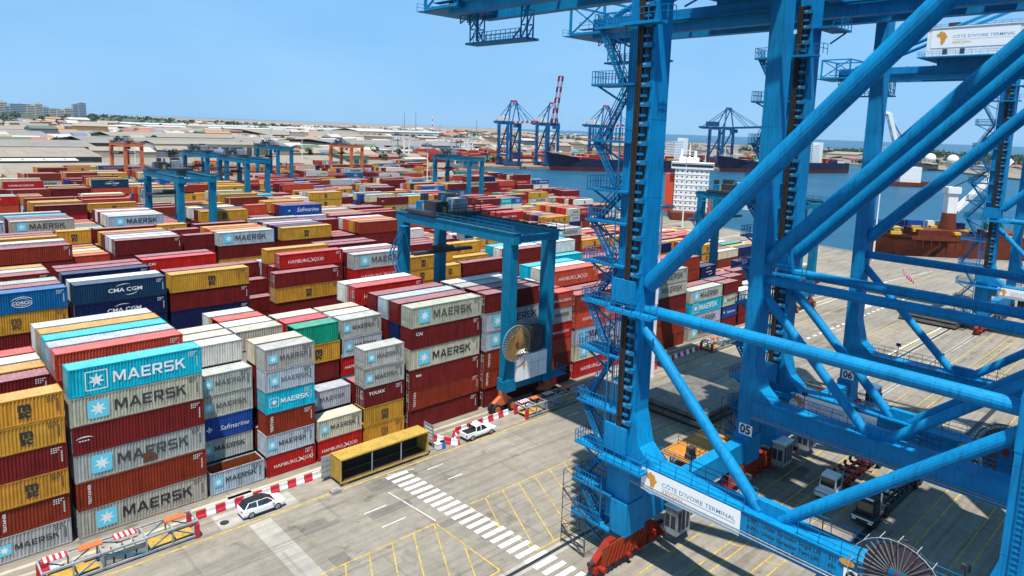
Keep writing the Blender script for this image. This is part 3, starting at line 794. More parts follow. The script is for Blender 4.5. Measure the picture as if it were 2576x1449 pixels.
bay_spec(3, 8, 73.2, L40, HC, ['rrrrg', 'rrrrrS', 'rrrrrr', 'rrrrro', 'rrrrr', 'rrrrrY', 'rrrrrY'])
bay_spec(3, 9, 86.4, L40, HC, ['rrrrr', 'rrrrY', 'rrrrr', 'rrrrr', 'rrrrW', 'rrrrr', 'rrrrY'])
lanes(3, 100, 258, 10, 4, 5)
for b in range(4, 11):
    lanes(b, XBEG[b], XEND[b], 0, 5 if b < 8 else 4, 6 if b < 8 else 5)
lanes(11, 118, 205, 0, 2, 4)
lanes(11, 296, 332, 30, 2, 4)

# which containers does the view show, and how large: rays against the stacks themselves
def project(p):
    d = Vector(p) - CAM; wz = d.dot(fwd)
    if wz < 1: return None
    return (1288 + 31.77 + F_PX * d.dot(r_) / wz, 724.5 - 147.95 - F_PX * d.dot(u_) / wz, wz)
bv, bf = [], []
for i, b in enumerate(BOXES):
    n = len(bv); x0, y0, z0 = b['x'], b['y'], b['z']; x1, y1, z1 = x0 + b['L'], y0 + CW, z0 + b['H']
    bv += [(x0, y0, z0), (x1, y0, z0), (x1, y1, z0), (x0, y1, z0), (x0, y0, z1), (x1, y0, z1), (x1, y1, z1), (x0, y1, z1)]
    bf += [tuple(n + k for k in q) for q in ((3, 2, 1, 0), (4, 5, 6, 7), (0, 1, 5, 4), (1, 2, 6, 5), (2, 3, 7, 6), (3, 0, 4, 7))]
tree = BVHTree.FromPolygons(bv, bf)
for b in BOXES:
    x0, y0, z0, L, H = b['x'], b['y'], b['z'], b['L'], b['H']
    c = project((x0 + L / 2, y0, z0 + H / 2)); b['vis'] = 0.0; b['left'] = False
    if not c or not (-150 < c[0] < 2726 and -150 < c[1] < 1600): continue
    pts = [((x0 + L * f, y0 - .02, z0 + H * g), L * H * .5 * .7) for f in (.06, .3, .5, .7, .94) for g in (.2, .8)]
    pts += [((x0 + L * f, y0 + CW * g, z0 + H + .02), L * CW * .5 * .25) for f in (.1, .5, .9) for g in (.3, .8)]
    pts += [((x0 - .02, y0 + CW * .3, z0 + H * g), CW * H * .5) for g in (.3, .8)]
    px = F_PX / c[2]; vis = 0.0
    for k, (p, a) in enumerate(pts):
        d = CAM - Vector(p); D = d.length; d.normalize()
        if tree.ray_cast(Vector(p) + d * .03, d, D)[0] is None:
            vis += a * px * px / (10 if k < 10 else 6 if k < 16 else 2)
            if k >= 16: b['left'] = True
    b['vis'] = vis
ranked = sorted((b for b in BOXES if b['vis'] > 0), key=lambda b: -b['vis'])
NEAR = ranked[:296]
near_ids = set(id(b) for b in NEAR)

BLOCK_WORD = ['the roadside block', 'the second block from the road'] + ['the %s block from the road' % NTH[i] for i in range(2, 20)]
def container_label(b):
    size = 'long' if b['L'] > 8 else 'short'
    d = {'M': 'black-lettered star', 'MW': 'white-lettered star', 'Y': 'black-logo', 'H': 'white-lettered', 'HO': 'white-lettered', 'K': 'arc-logo', 'B': 'oval-logo', 'S': 'script-lettered', 'TRITON': '', 'TEX': '', 'CAI': '', 'tex': '', 'TOUAX': '', 'swoosh': '', '': ''}[b['design']]
    who = ' '.join(q for q in (size, CNAME[b['col']], d, 'container') if q)
    tier = ('top' if b['top'] else ORD[b['tier']]) + ' tier'
    row = 'front row' if b['row'] == 0 else 'row %s' % ('two three four five six seven'.split()[b['row'] - 1])
    blk = ['roadside block' if b['block'] == 0 else NTH[b['block']] + ' block'][0]
    along = sorted({q['bay'] for q in NEAR if (q['block'], q['row']) == (b['block'], b['row'])})
    return '%s, %s, %s stack from left, %s, %s' % (who, tier, NTH[along.index(b['bay'])], row, blk)
def tint(c, rr, a=.10):
    k = 1 + rr.uniform(-a, a)
    return tuple(min(1, max(.003, v * k * (1 + rr.uniform(-a, a) * .5))) for v in c)
rr = random.Random(11)
def roof_glare(name, c):
    """roof colour mixed paler to paint in the glare of sun and sky"""
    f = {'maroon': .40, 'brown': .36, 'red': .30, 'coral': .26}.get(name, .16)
    g = (.62, .40, .42) if name in ('maroon', 'brown', 'red', 'coral') else (.60, .60, .57)  # glare colour painted into the roofs, pinkish on the reds
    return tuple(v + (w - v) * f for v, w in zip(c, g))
def make_container(b, detail):
    L, H = b['L'], b['H']; col = tint(PAL[b['col']], rr)
    root = thing('shipping_container', container_label(b), 'shipping container', (b['x'], b['y'], b['z']), 0, 'stacked shipping containers in the yard')
    link('side_panel', cmesh('side_panel', L, H), root, color=col)
    link('frame', cmesh('frame', L, H), root, color=tuple(v * .85 for v in col))
    opentop = (b['block'], b['bay'], b['row']) == (0, 3, 0)
    if opentop:
        ins = MB().box(.14, .14, .2, L - .14, CW - .14, .26); ins.box(.14, CW - .16, .26, L - .14, CW - .12, H - .1); ins.box(.12, .14, .26, .15, CW - .14, H - .1); ins.box(L - .15, .14, .26, L - .12, CW - .14, H - .1); ins.box(.14, .09, .26, L - .14, .12, H - .1)
        ins.build('inner_lining', M['ruststeel'], root)
        root['label'] = 'open-topped short bluish grey container standing alone before the white-roofed stack'
    else:
        link('roof', cmesh('roof', L, H), root, color=roof_glare(b['col'], col))
    if b['left'] or detail:
        if rr.random() < .72:
            for k, y in enumerate((.14, CW / 2 + .01)):
                dr = link('door', cmesh('door', L, H), root, loc=(0, y, 0), color=col)
                if detail:
                    link('lock_rod', cmesh('lock_rod', L, H), dr)
                    if b['col'] in ('maroon', 'brown', 'red', 'coral') and k == 0:
                        link('door_mark', cmesh('door_mark', L, H), dr, color=(.7, .68, .65), kind='stuff')
        else:
            link('end_panel', cmesh('end_panel', L, H), root, color=col)
    if b['design']:
        jx, jz, fade = rr.uniform(-.22, .22), rr.uniform(-.07, .07), max(0, rr.gauss(.06, .14))
        for nm, me, c in letter_mesh(b['design'], L, H):
            link(nm, me, root, loc=(jx, 0, jz), color=tuple(v + (w - v) * fade for v, w in zip(c, col)) if c else None)
    if detail:
        light = b['col'] in ('grey', 'warmgrey', 'bluegrey', 'cream', 'white', 'yellow', 'ochre')
        link('stencil_mark', cmesh('mark', L, H), root, color=(.05, .05, .05) if light else (.62, .60, .58), kind='stuff')
    return root
patch = MB().poly([(6.0, -.012, .35), (7.0, -.012, .35), (7.45, -.012, .45), (7.4, -.012, .95), (6.95, -.012, 1.0), (6.9, -.012, 1.4), (6.1, -.012, 1.35)])
for i, b in enumerate(NEAR):
    root = make_container(b, b['vis'] > 2600)
    if (b['block'], b['bay'], b['row'], b['tier']) == (0, 2, 0, 2):
        patch.build('rust_patch', worn('rust_brown', (.17, .07, .04), dark=.5, amt=.9), root)

# the rest of the yard reads as one mass: boxes with roof lip, and the larger print on those that still show it
yd = MB(); ycol = []
def yface(pts, c): yd.poly(pts); ycol.append(c)
def occluded_all(b): return b['vis'] <= 0
topz = {}
for b in BOXES:
    topz[(b['block'], b['bay'], b['row'])] = max(topz.get((b['block'], b['bay'], b['row']), 0), b['z'] + b['H'])
for b in BOXES:
    if id(b) in near_ids: continue
    x0, y0, z0, L, H = b['x'], b['y'], b['z'], b['L'], b['H']; x1, y1, z1 = x0 + L, y0 + CW, z0 + H - .03
    col = tint(PAL[b['col']], rr, .14)
    g = .05
    def q(*p): return p
    f = topz.get((b['block'], b['bay'], b['row'] - 1), 0) < z1 - .5 or b['row'] == 0
    k = topz.get((b['block'], b['bay'], b['row'] + 1), 0) < z1 - .5 or b['row'] == 6
    if not (f or k or b['top'] or b['vis'] > 0): 
        if b['tier'] < 3: continue
    yface([(x0 + g, y0 + g, z0 + .04), (x1 - g, y0 + g, z0 + .04), (x1 - g, y0 + g, z1), (x0 + g, y0 + g, z1)], col)
    yface([(x0 + g, y1 - g, z0 + .04), (x0 + g, y0 + g, z0 + .04), (x0 + g, y0 + g, z1), (x0 + g, y1 - g, z1)], col)
    yface([(x1 - g, y0 + g, z0 + .04), (x1 - g, y1 - g, z0 + .04), (x1 - g, y1 - g, z1), (x1 - g, y0 + g, z1)], col)
    yface([(x1 - g, y1 - g, z0 + .04), (x0 + g, y1 - g, z0 + .04), (x0 + g, y1 - g, z1), (x1 - g, y1 - g, z1)], col)
    yface([(x0 + g, y0 + g, z1), (x1 - g, y0 + g, z1), (x1 - g, y1 - g, z1), (x0 + g, y1 - g, z1)], roof_glare(b['col'], col))
    if b['vis'] > 0:
        dk = tuple(v * .6 for v in col)
        for xa in (x0, x1 - .12):                # corner posts and rails stand proud of the walls
            yface([(xa, y0, z0), (xa + .12, y0, z0), (xa + .12, y0, z1 + .02), (xa, y0, z1 + .02)], dk)
        yface([(x0, y0 + .004, z0), (x1, y0 + .004, z0), (x1, y0 + .004, z0 + .13), (x0, y0 + .004, z0 + .13)], dk)
        yface([(x0, y0 + .004, z1 - .08), (x1, y0 + .004, z1 - .08), (x1, y0 + .004, z1 + .02), (x0, y0 + .004, z1 + .02)], dk)
        if b['vis'] > 60:
            n = 14 if L > 8 else 7
            for i in range(n):                   # a few of the wall ribs
                xa = x0 + .3 + (L - .6) * i / n
                yface([(xa, y0 + .02, z0 + .14), (xa + .2, y0 + .02, z0 + .14), (xa + .2, y0 + .02, z1 - .1), (xa, y0 + .02, z1 - .1)], tuple(v * .88 for v in col))
            d = b['design']
            if d:
                for nm, me, c in letter_mesh(d, L, H):
                    c = c or (.12, .52, .66)
                    for p in me.polygons:
                        cc = c if nm == 'lettering' or d == 'MW' else ((.12, .52, .66) if p.material_index == 0 else (.78, .78, .76))
                        if nm == 'emblem' and d == 'MW': cc = (.8, .8, .78)
                        yface([(x0 + me.vertices[v].co.x, y0 - .002 + me.vertices[v].co.y, z0 + me.vertices[v].co.z) for v in p.vertices], cc)
yme = yd.mesh('container_yard', M['attr'])
ca = yme.color_attributes.new('paint', 'FLOAT_COLOR', 'CORNER')
flat = []
for p, c in zip(yme.polygons, ycol): flat += [c[0], c[1], c[2], 1.0] * p.loop_total
ca.data.foreach_set('color', flat)
yo = link('container_yard', yme, kind='stuff', label='far stacks of coloured shipping containers filling the yard')
print('containers', len(BOXES), 'near', len(NEAR), 'min vis', NEAR[-1]['vis'], 'yard faces', len(yd.f))

# ------------------------------------------------------------------ ship-to-shore cranes
def flip_x(mb):
    """turn a print drawn in the XZ plane (seen from -Y) so that it faces -X and reads from +Y to -Y"""
    o = MB(); o.v = [(v[1], -v[0], v[2]) for v in mb.v]; o.f = mb.f; o.mi = mb.mi
    return o
FX, YL, YS = 11.5, 15.0, -16.0           # frames at x = +-FX, landside rail at YL, seaside rail at YS (about the crane's middle, world y -52)
BT, BB = 11.0, 8.6                       # portal beam top and bottom
def sign_mesh(w, h, sub=True):
    b = MB(); b.m = 0
    b.poly([(0, 0, 0), (w, 0, 0), (w, 0, h), (0, 0, h)]); b.poly([(0, .06, 0), (0, .06, h), (w, .06, h), (w, .06, 0)])
    for q in ([(0, 0, h), (w, 0, h), (w, .06, h), (0, .06, h)], [(0, 0, 0), (0, .06, 0), (w, .06, 0), (w, 0, 0)]): b.poly(q)
    b.m = 2; put(b, africa(h * .5, h * .52, h * .78), y=-.006)
    b.m = 1; t = text_mesh("CÔTE D'IVOIRE TERMINAL", 1, .006, 1.12); s = (w - h * 1.25) / width(t)
    put(b, t, h * 1.05, h * .50, -.006, sc=s)
    b.m = 2; t = text_mesh('ABIDJAN', 1, .006, 1.12); put(b, t, h * 1.05, h * .20, -.006, sc=s * .92)
    b.m = 1; put(b, MB().poly([(0, 0, 0), (w - h * 1.25, 0, 0), (w - h * 1.25, 0, .05), (0, 0, .05)]), h * 1.05, h * .40, -.006)
    return b
def reel_mesh(R, n, rib, plate_r0=.0):
    """flat cable reel facing -x: flange plate, radial ribs, rim hoop, hub"""
    pl = MB()
    if plate_r0: pl.disc((.02, 0, 0), R * .86, 'x', 32, -1); pl.disc((.12, 0, 0), R * .86, 'x', 32)
    rb = MB()
    for i in range(n):
        t = 2 * pi * i / n
        rb.bar((-.06, .32 * cos(t), .32 * sin(t)), (-.02, R * cos(t), R * sin(t)), rib, rib)
    rim = MB().ring((-.02, 0, 0), R, .05, 'x', 36, 5)
    hub = MB().tube((-.25, 0, 0), (.35, 0, 0), .34, 14)
    return pl, rb, rim, hub
def bogie(parent, x, y):
    """travelling gear of one corner: eight wheels in two rows of equalisers under the sill beam"""
    for k in (-1, 1):
        cx = x + k * 2.75
        g = MB(); g.prism([(cx - 2.4, 1.55), (cx - .5, 2.95), (cx + .5, 2.95), (cx + 2.4, 1.55), (cx + 2.4, 1.1), (cx - 2.4, 1.1)], 'y', y - .35, y + .35)
        b = g.build('equaliser_beam', M['redsteel'], parent)
        for j in (-1, 1):
            q = cx + j * 1.35
            tr = MB().box(q - 1.15, y - .5, .45, q + 1.15, y + .5, 1.15)
            tr.box(q - .4, y - .62, .9, q + .4, y + .62, 1.5)
            tr.build('bogie_truck', M['redsteel'], b)
            wh = MB()
            for d in (-.62, .62): wh.tube((q + d, y - .12, .36), (q + d, y + .12, .36), .36, 14)
            wh.build('rail_wheel', M['dark'], b)
        mo = MB().tube((cx - 1.9, y - .45, 1.0), (cx - 1.9, y - 1.15, 1.0), .28, 10); mo.tube((cx + 1.9, y - .45, 1.0), (cx + 1.9, y - 1.15, 1.0), .28, 10)
        mo.build('drive_motor', M['redsteel'], b)
    gd = MB(); gd.box(x - 4.7, y - .78, 1.0, x + 2.2, y - .68, 3.1)
    gl = gd.build('cable_guard', M['ruststeel'], parent)
    st = MB()
    for i in range(11):
        xa = x - 4.5 + i * .62; st.bar((xa, y - .80, 1.05), (xa + 1.0, y - .80, 3.05), .18, .06)
    st.build('guard_shadow_stripe', M['redsteel'], gl)  # shadow stripes across the guard, built as slanting red bars
    for s_ in (-1, 1): MB().tube((x + s_ * 5.2, y, 1.5), (x + s_ * 5.75, y, 1.5), .26, 10).build('buffer', M['dark'], parent)
def make_crane():
    root = thing('ship_to_shore_crane', 'nearest blue quay crane with white terminal sign and number 05 plate', 'quay crane', (51, -52, 0), 0, 'blue quay cranes along the rails')
    B = M['blue']; D = M['bluedark']
    for fi, fx in enumerate((-FX, FX)):
        # legs: box columns that flare into the portal beam
        for y, sg in ((YL, -1), (YS, 1)):
            w = MB(); w.prism([(y - .85, 3.0), (y + .85, 3.0), (y + .85, 58.0), (y - .85, 58.0)] if 0 else [(y - .85, 0), (y + .85, 0), (y + .85, 1), (y - .85, 1)], 'x', 0, .001) if 0 else None
            w.box(fx - 1.15, y - .85, 3.2, fx + 1.15, y + .85, 61.0)
            g = [(y + sg * .84, BT + 4.6), (y + sg * .84, BT - .01), (y + sg * 3.4, BT - .01), (y + sg * 1.7, BT + 1.5)]
            w.prism(g if sg > 0 else g[::-1], 'x', fx - 1.14, fx + 1.14)
            for z in (16, 22, 29, 36, 43): w.box(fx - 1.165, y - .865, z, fx + 1.165, y + .865, z + .06)
            w.build('leg', B, root)
            sb = MB().box(fx - 1.5, y - 1.0, 3.05, fx + 1.5, y + 1.0, 6.4); sb.build('leg_foot', B, root)
        pb = MB().box(fx - 1.1, YS + .8, BB, fx + 1.1, YL - .8, BT)
        pb.box(fx - 1.2, YS + .8, BT - .06, fx + 1.2, YL - .8, BT + .05)
        for y in range(-12, 14, 4): pb.box(fx - 1.112, y, BB, fx + 1.112, y + .05, BT - .06)
        pb.build('portal_beam', B, root)
        hb = MB().tube((fx, YL - .4, 25.4), (fx, YS + .4, 25.4), .56, 16)
        hb.build('horizontal_brace', B, root, smooth=False)
        for a, b_ in (((fx, YL - .7, 23.6), (fx, 1.5, BT)), ((fx, -.4, BT), (fx, YS + .7, 23.9))):
            MB().tube(a, b_, .52, 16).build('diagonal_brace', B, root)
        MB().tube((fx, YL - .9, 27.9), (fx, YS + 2, 57.6), .82, 18).build('upper_brace', B, root)
        gp = MB(); gp.prism([(-1.8, BT), (2.6, BT), (1.6, BT + 1.1), (-.7, BT + 1.1)], 'x', fx - .35, fx + .35)
        gp.box(fx - 1.18, YS - .88, 22.9, fx + 1.18, YS + .90, 26.6)
        gp.build('gusset_plate', B, root)
        # walkway rails along the portal beam
        for dx in (-1.12, 1.12):
            MB().rail([(fx + dx, YL - 2.5, BT + .05), (fx + dx, 2.4, BT + .05)], 1.1, 1.6, .05).build('walkway_railing', D, root)
            MB().rail([(fx + dx, -2.2, BT + .05), (fx + dx, YS + 2, BT + .05)], 1.1, 1.6, .05).build('walkway_railing', D, root)
        for dz, rr_ in ((.35, .06), (.6, .04)):
            MB().tube((fx - 1.2, YL - 1, BB - .0 + dz), (fx - 1.2, YS + 1.2, BB + dz), rr_, 6).build('cable_conduit', M['grey'], root)
        for y in (9, 3.4, -3.2, -9, -13):
            fl_ = MB().bar((fx + 1.15, y, BT + .05), (fx + 1.15, y, BT + 1.7), .07); fl_.cbox(fx + 1.15, y, BT + 1.85, .3, .55, .4); fl_.build('flood_lamp', M['dark'], root)
        ld = MB()
        for yy in (-.25, .25): ld.bar((fx - 1.32, YS + yy, 12), (fx - 1.32, YS + yy, 57), .06)
        for k in range(110): ld.bar((fx - 1.32, YS - .25, 12.2 + k * .4), (fx - 1.32, YS + .25, 12.2 + k * .4), .04)
        ld.build('leg_ladder', D, root)['kind'] = 'stuff'
        # white utility cabin on the ground-level frame and lockers
        cb = MB().box(fx + 5.2, YL - 2.4, 1.1, fx + 7.6, YL - .9, 4.0)
        cab = cb.build('electric_cabin', M['grey'], root); MB().box(fx + 5.1, YL - 2.5, 4.0, fx + 7.7, YL - .8, 4.12).build('cabin_roof', M['white'], cab)
        lv = MB()
        for k in range(2): lv.box(fx + 5.185, YL - 2.2 + k * .7, 1.8, fx + 5.2, YL - 1.65 + k * .7, 3.2)
        for k in range(3): lv.box(fx + 5.4 + k * .72, YL - 2.415, 1.5, fx + 5.9 + k * .72, YL - 2.4, 3.6)
        lv.build('louvre_panel', M['dark'], cab)
        for y in (YL, YS): bogie(root, fx + (0.2 if fi == 0 else -.2), y)
    for y in (YL, YS):
        sl = MB().box(-FX + 1.4, y - .75, 3.3, FX - 1.4, y + .75, 5.9); sl.build('sill_beam', B, root)
        cr = MB().box(-FX + 1.2, y - .8, 58.6, FX - 1.2, y + .8, 61.6); cr.build('cross_beam', B, root)
    # main girder and boom, twin boxes, with rail deck
    for x in (-2.9, 2.9):
        MB().box(x - .75, -118, 57.0, x + .75, 56, 60.2).build('main_girder', B, root)
    tie = MB()
    for y in range(-116, 56, 6): tie.bar((-2.2, y, 60.2), (2.2, y, 60.2), .4, .5)
    tie.build('girder_tie', B, root)
    wk = MB()
    for x in (-4.3, 4.3): wk.box(x - .6, -60, 58.5, x + .6, 58, 58.6)
    w_ = wk.build('girder_walkway', D, root)
    MB().rail([(-4.85, -60, 58.6), (-4.85, 58, 58.6)], 1.1, 2.2, .06).build('walkway_railing', D, w_)
    MB().rail([(4.85, -60, 58.6), (4.85, 58, 58.6)], 1.1, 2.2, .06).build('walkway_railing', D, w_)
    tr_ = MB().box(-4.4, -27, 55.4, 4.4, -17, 57.6); tr_.box(-5.2, -28, 61, 5.2, -16, 64.5); tr_.build('trolley', B, root)  # unseen above the view, set here for the shade patches it casts
    MB().box(-4.0, -26, 52.2, -1.4, -23, 55.3).build('operator_cabin', M['white'], root)
    hg = MB().box(-10.2, -25.5, 57.3, -3.7, -12.5, 57.6); hg.box(3.7, -25.5, 57.3, 10.2, -12.5, 57.6); hg.box(-9, -24, 57.6, -6, -19, 60.2); hg.rail([(-10.1, -25.4, 57.6), (-10.1, -12.6, 57.6)], 1.1, 1.6, .06); hg.build('added_shade_deck', D, root)  # unseen deck added by the boom hinge to throw shade on the apron
    dk = MB()
    for y in range(-58, 8, 5): dk.box(-2.1, y, 60.3, 2.1, y + 3.2, 60.42)
    dk.build('deck_grating', D, root)
    # rear end truss box
    et = MB()
    for x in (-4.6, 4.6):
        for y in (52.8, 60.2): et.bar((x, y, 57.9), (x, y, 62.6), .35)
        et.bar((x, 52.8, 62.6), (x, 60.2, 62.6), .3); et.bar((x, 52.8, 57.9), (x, 60.2, 57.9), .4); et.bar((x, 52.8, 57.9), (x, 60.2, 62.6), .22); et.bar((x, 60.2, 57.9), (x, 52.8, 62.6), .22)
    for y in (52.8, 60.2): et.bar((-4.6, y, 62.6), (4.6, y, 62.6), .3); et.bar((-4.6, y, 57.9), (4.6, y, 57.9), .4)
    et.box(-4.6, 52.8, 57.6, 4.6, 60.2, 57.75); et.rail([(-5.2, 61.4, 57.7), (5.2, 61.4, 57.7)], 1.1, 1.3, .06); et.box(-5.2, 60.2, 57.6, 5.2, 61.4, 57.72)
    et.build('rear_truss', B, root)
    # machinery house on the rear of the girders
    mh = MB().box(-7.0, 15.5, 62.0, 7.0, 34.5, 68.4); mh.box(-7.2, 15.3, 68.4, 7.2, 34.7, 68.6)
    house = mh.build('machinery_house', M['white'], root)
    sg_ = sign_mesh(17.5, 4.2); flip_x(sg_).build('terminal_sign', [M['sign'], M['signblue'], M['signorange']], house).location = (-7.07, 33.6, 63.9)
    hw = MB()
    for y in (30.0, 26.4): hw.box(-7.03, y, 62.4, -7.0, y + 1.0, 63.6)
    hw.build('house_window', M['dark'], house)
    ub = MB().box(-1.2, 29.6, 68.6, 1.2, 32, 70.4); ub.rail([(-4.1, 15.6, 68.6), (-4.1, 34.3, 68.6), (4.1, 34.3, 68.6)], 1.1, 1.6, .06); ub.build('roof_fan_box', M['dark'], house)
    hd = MB().box(-8.2, 15, 61.7, 8.2, 36, 61.95); hd.box(-3.2, 17, 60.2, 3.2, 33, 61.7); hd.rail([(-8.1, 15, 61.95), (-8.1, 36, 61.95), (8.1, 36, 61.95)], 1.1, 1.6, .06)
    hd.build('house_deck', B, root)
    # apex frame and stays
    ax = MB()
    for x in (-3.4, 3.4):
        ax.bar((x * 2.4, YS, 57.5), (x, YS + 3, 86), .9); ax.bar((x * 1.9, YS + 13, 60.6), (x, YS + 3, 86), .7)
    ax.bar((-3.6, YS + 3, 86), (3.6, YS + 3, 86), 1.2, 1.0); ax.build('apex_frame', B, root)
    for x in (-2.9, 2.9):
        MB().tube((x, YS + 3, 85.8), (x, 52, 60.4), .42, 10).build('back_stay', B, root)
        MB().tube((x, YS + 3, 85.8), (x, -52, 60.8), .3, 8).build('fore_stay', B, root)
        MB().tube((x, YS + 3, 85.8), (x, -100, 60.8), .3, 8).build('fore_stay', B, root)
    # maintenance basket hung under the rear girder
    hp = MB()
    def lattice(x, y, z0, z1, w=1.3):
        for dx in (-w / 2, w / 2):
            for dy in (-w / 2, w / 2): hp.bar((x + dx, y + dy, z0), (x + dx, y + dy, z1), .14)
        n = max(2, int((z1 - z0) / 1.4)); dz = (z1 - z0) / n
        for i in range(n):
            a, b_ = z0 + i * dz, z0 + (i + 1) * dz
            for dy in (-w / 2, w / 2): hp.bar((x - w / 2, y + dy, a), (x + w / 2, y + dy, b_), .09); hp.bar((x - w / 2, y + dy, b_), (x + w / 2, y + dy, b_), .09)
            for dx in (-w / 2, w / 2): hp.bar((x + dx, y + w / 2, a), (x + dx, y - w / 2, b_), .09); hp.bar((x + dx, y - w / 2, b_), (x + dx, y + w / 2, b_), .09)
    hx = 0.0
    lattice(hx, 56.2, 56.2, 58.6, 1.6); lattice(hx, 54.2, 53.6, 58.6, 1.4); lattice(hx - .6, 43.4, 53.2, 58.6, 1.1)
    hp.box(hx - 1.3, 42.8, 53.1, hx + 1.0, 55.2, 53.4)
    hp.rail([(hx - 1.25, 44, 53.4), (hx - 1.25, 53.5, 53.4)], 1.2, .95, .07); hp.rail([(hx + .95, 44, 53.4), (hx + .95, 53.5, 53.4)], 1.2, .95, .07)
    hp.bar((hx - 1.2, 53.6, 56.2), (hx - 1.2, 51.5, 53.4), .16); hp.bar((hx - 1.2, 44, 54.6), (hx - 1.2, 45.4, 53.4), .16)
    hp.build('maintenance_basket', D, root)
    # stair tower, lift shaft and cable chain on the landside near leg
    fx = -FX; x0 = fx - 1.15
    ls = MB().box(fx - 1.0, YL + .9, 26.3, fx + .5, YL + 2.1, 54); ls.box(fx - 1.0, YL + .9, 4, fx + .5, YL + 2.1, 12.5)
    for z in range(12, 54, 3):
        ls.box(fx - 1.03, YL + .88, z, fx + .53, YL + 2.13, z + .12)
    for y in (.95, 1.25, 1.5, 1.8, 2.05): ls.box(fx - 1.05, YL + y, 12.5 if y else 12, fx - .99, YL + y + .07, 54)
    for (dx, dy) in ((-1.0, .9), (.44, .9), (-1.0, 2.04), (.44, 2.04)): ls.box(fx + dx, YL + dy, 12.5, fx + dx + .1, YL + dy + .08, 26.3)
    ls.build('lift_shaft', B, root)
    MB().box(fx - 1.6, YL - .45, 26.0, fx - 1.12, YL + 2.3, 28.2).build('cable_drum_box', B, root); MB().box(fx - 1.6, YL - .45, 11.4, fx - 1.12, YL + 2.3, 13.9).build('cable_drum_box', B, root)
    for za, zb in ((13.9, 25.2), (28.2, 57)):
        ch = MB(); z = za
        ch.box(x0 - .30, YL + .25, za, x0 - .06, YL + .92, zb); ch.box(x0 - .36, YL + .32, za, x0 - .30, YL + .50, zb); ch.box(x0 - .36, YL + .66, za, x0 - .30, YL + .84, zb); ch.box(x0 - .14, YL - .42, za, x0 - .02, YL - .05, zb)
        ch.build('cable_chain', M['chain'], root)
        bk = MB(); z = za + .4; i = 0
        while z < zb:
            bk.box(x0 - .40, YL - .40 if i % 2 else YL - .72, z, x0 - .04, YL + .18, z + (.22 if i % 2 else .42)); z += .86; i += 1
        c2 = bk.build('chain_bracket', M['bluedark'], root); c2['kind'] = 'stuff'  # blue cable hangers, their dark shadows put into the deeper blue
        bk = MB(); z = za + .6
        while z < zb: bk.box(x0 - .42, YL - .22, z, x0 - .36, YL + .10, z + .14); z += 1.72
        c2 = bk.build('chain_link', M['grey'], root); c2['kind'] = 'stuff'
    levels = [2.9, 6.6, 10.6, 15.1, 20.6, 25.4, 29.4, 33.4, 36.4, 41.0, 46.2, 51.4]
    for i, z in enumerate(levels):
        big = z in (10.6, 25.4, 51.4)
        pf = MB(); xa, xb = fx - 1.6, fx + .9
        pf.box(xa, YL + 2.2, z - .22, xb, YL + 6.0, z)
        if big:
            pf.box(fx - 2.4, YL - 2.9 if z < 50 else YL - 2, z - .25, fx - 1.16, YL + 2.2, z)
        else: pf.box(fx - 1.6, YL + 1.0, z - .2, fx - 1.0, YL + 2.2, z)
        pf.bar((fx - 1, YL + 5.6, z - .2), (fx - 1, YL + 2.2, z - 1.9), .16)
        p_ = pf.build('stair_landing', D if not big else B, root)
        rl_ = MB().rail([(xa + .05, YL + 2.3, z), (xa + .05, YL + 5.95, z), (xb - .05, YL + 5.95, z), (xb - .05, YL + 2.3, z)], 1.15, .42, .05)
        if big: rl_.rail([(fx - 2.35, YL + 2.2, z), (fx - 2.35, YL - 2.8, z), (fx - 1.2, YL - 2.8, z)], 1.15, 1.0, .06)
        rl_.build('landing_railing', D, p_)
        if i + 1 < len(levels):
            z2 = levels[i + 1]; sf = MB(); ya, yb = (YL + 2.6, YL + 5.6) if i % 2 == 0 else (YL + 5.6, YL + 2.6)
            xx = fx - 1.0 if i % 2 == 0 else fx + .2
            for dx in (-.36, .36): sf.bar((xx + dx, ya, z), (xx + dx, yb, z2), .07, .24)
            n = int((z2 - z) / .3)
            for k in range(n):
                f = (k + .5) / n; sf.bar((xx - .36, ya + (yb - ya) * f, z + (z2 - z) * f), (xx + .36, ya + (yb - ya) * f, z + (z2 - z) * f), .26, .04)
            s2 = sf.build('stair_flight', D, root)
            hr = MB()
            for dx in (-.4, .4):
                hr.bar((xx + dx, ya, z + 1.05), (xx + dx, yb, z2 + 1.05), .06); hr.bar((xx + dx, ya, z + .55), (xx + dx, yb, z2 + .55), .05)
                for k in range(4): f = k / 3; hr.bar((xx + dx, ya + (yb - ya) * f, z + (z2 - z) * f), (xx + dx, ya + (yb - ya) * f, z + (z2 - z) * f + 1.05), .05)
            hr.build('handrail', D, s2)
    tw = MB()
    for (dx, dy) in ((.9, 2.2), (-1.6, 2.2)): tw.bar((fx + dx, YL + dy, 2.9), (fx + dx, YL + dy, 52), .1)
    tw.build('stair_post', D, root)
    # access cage hung down to the quay at the foot of the stairs
    cg = MB()
    for (dx, dy) in ((-3.2, 2.6), (-3.2, 5.8), (-.4, 5.8), (-.4, 2.6)): cg.bar((fx + dx, YL + dy, .1), (fx + dx, YL + dy, 8), .055)
    for z in (.3, 1.5, 2.7, 3.9, 5.1, 6.4, 8):
        q = [(fx - 3.2, YL + 2.6, z), (fx - 3.2, YL + 5.8, z), (fx - .4, YL + 5.8, z), (fx - .4, YL + 2.6, z)]
        for a, b_ in zip(q, q[1:] + q[:1]): cg.bar(a, b_, .035)
    for k in range(4): cg.bar((fx - 3.2, YL + 2.6 + (k % 2) * 3.2, k * 2), (fx - 3.2, YL + 5.8 - (k % 2) * 3.2, k * 2 + 2), .2, .04)
    cg.build('access_cage', M['dark'], root)
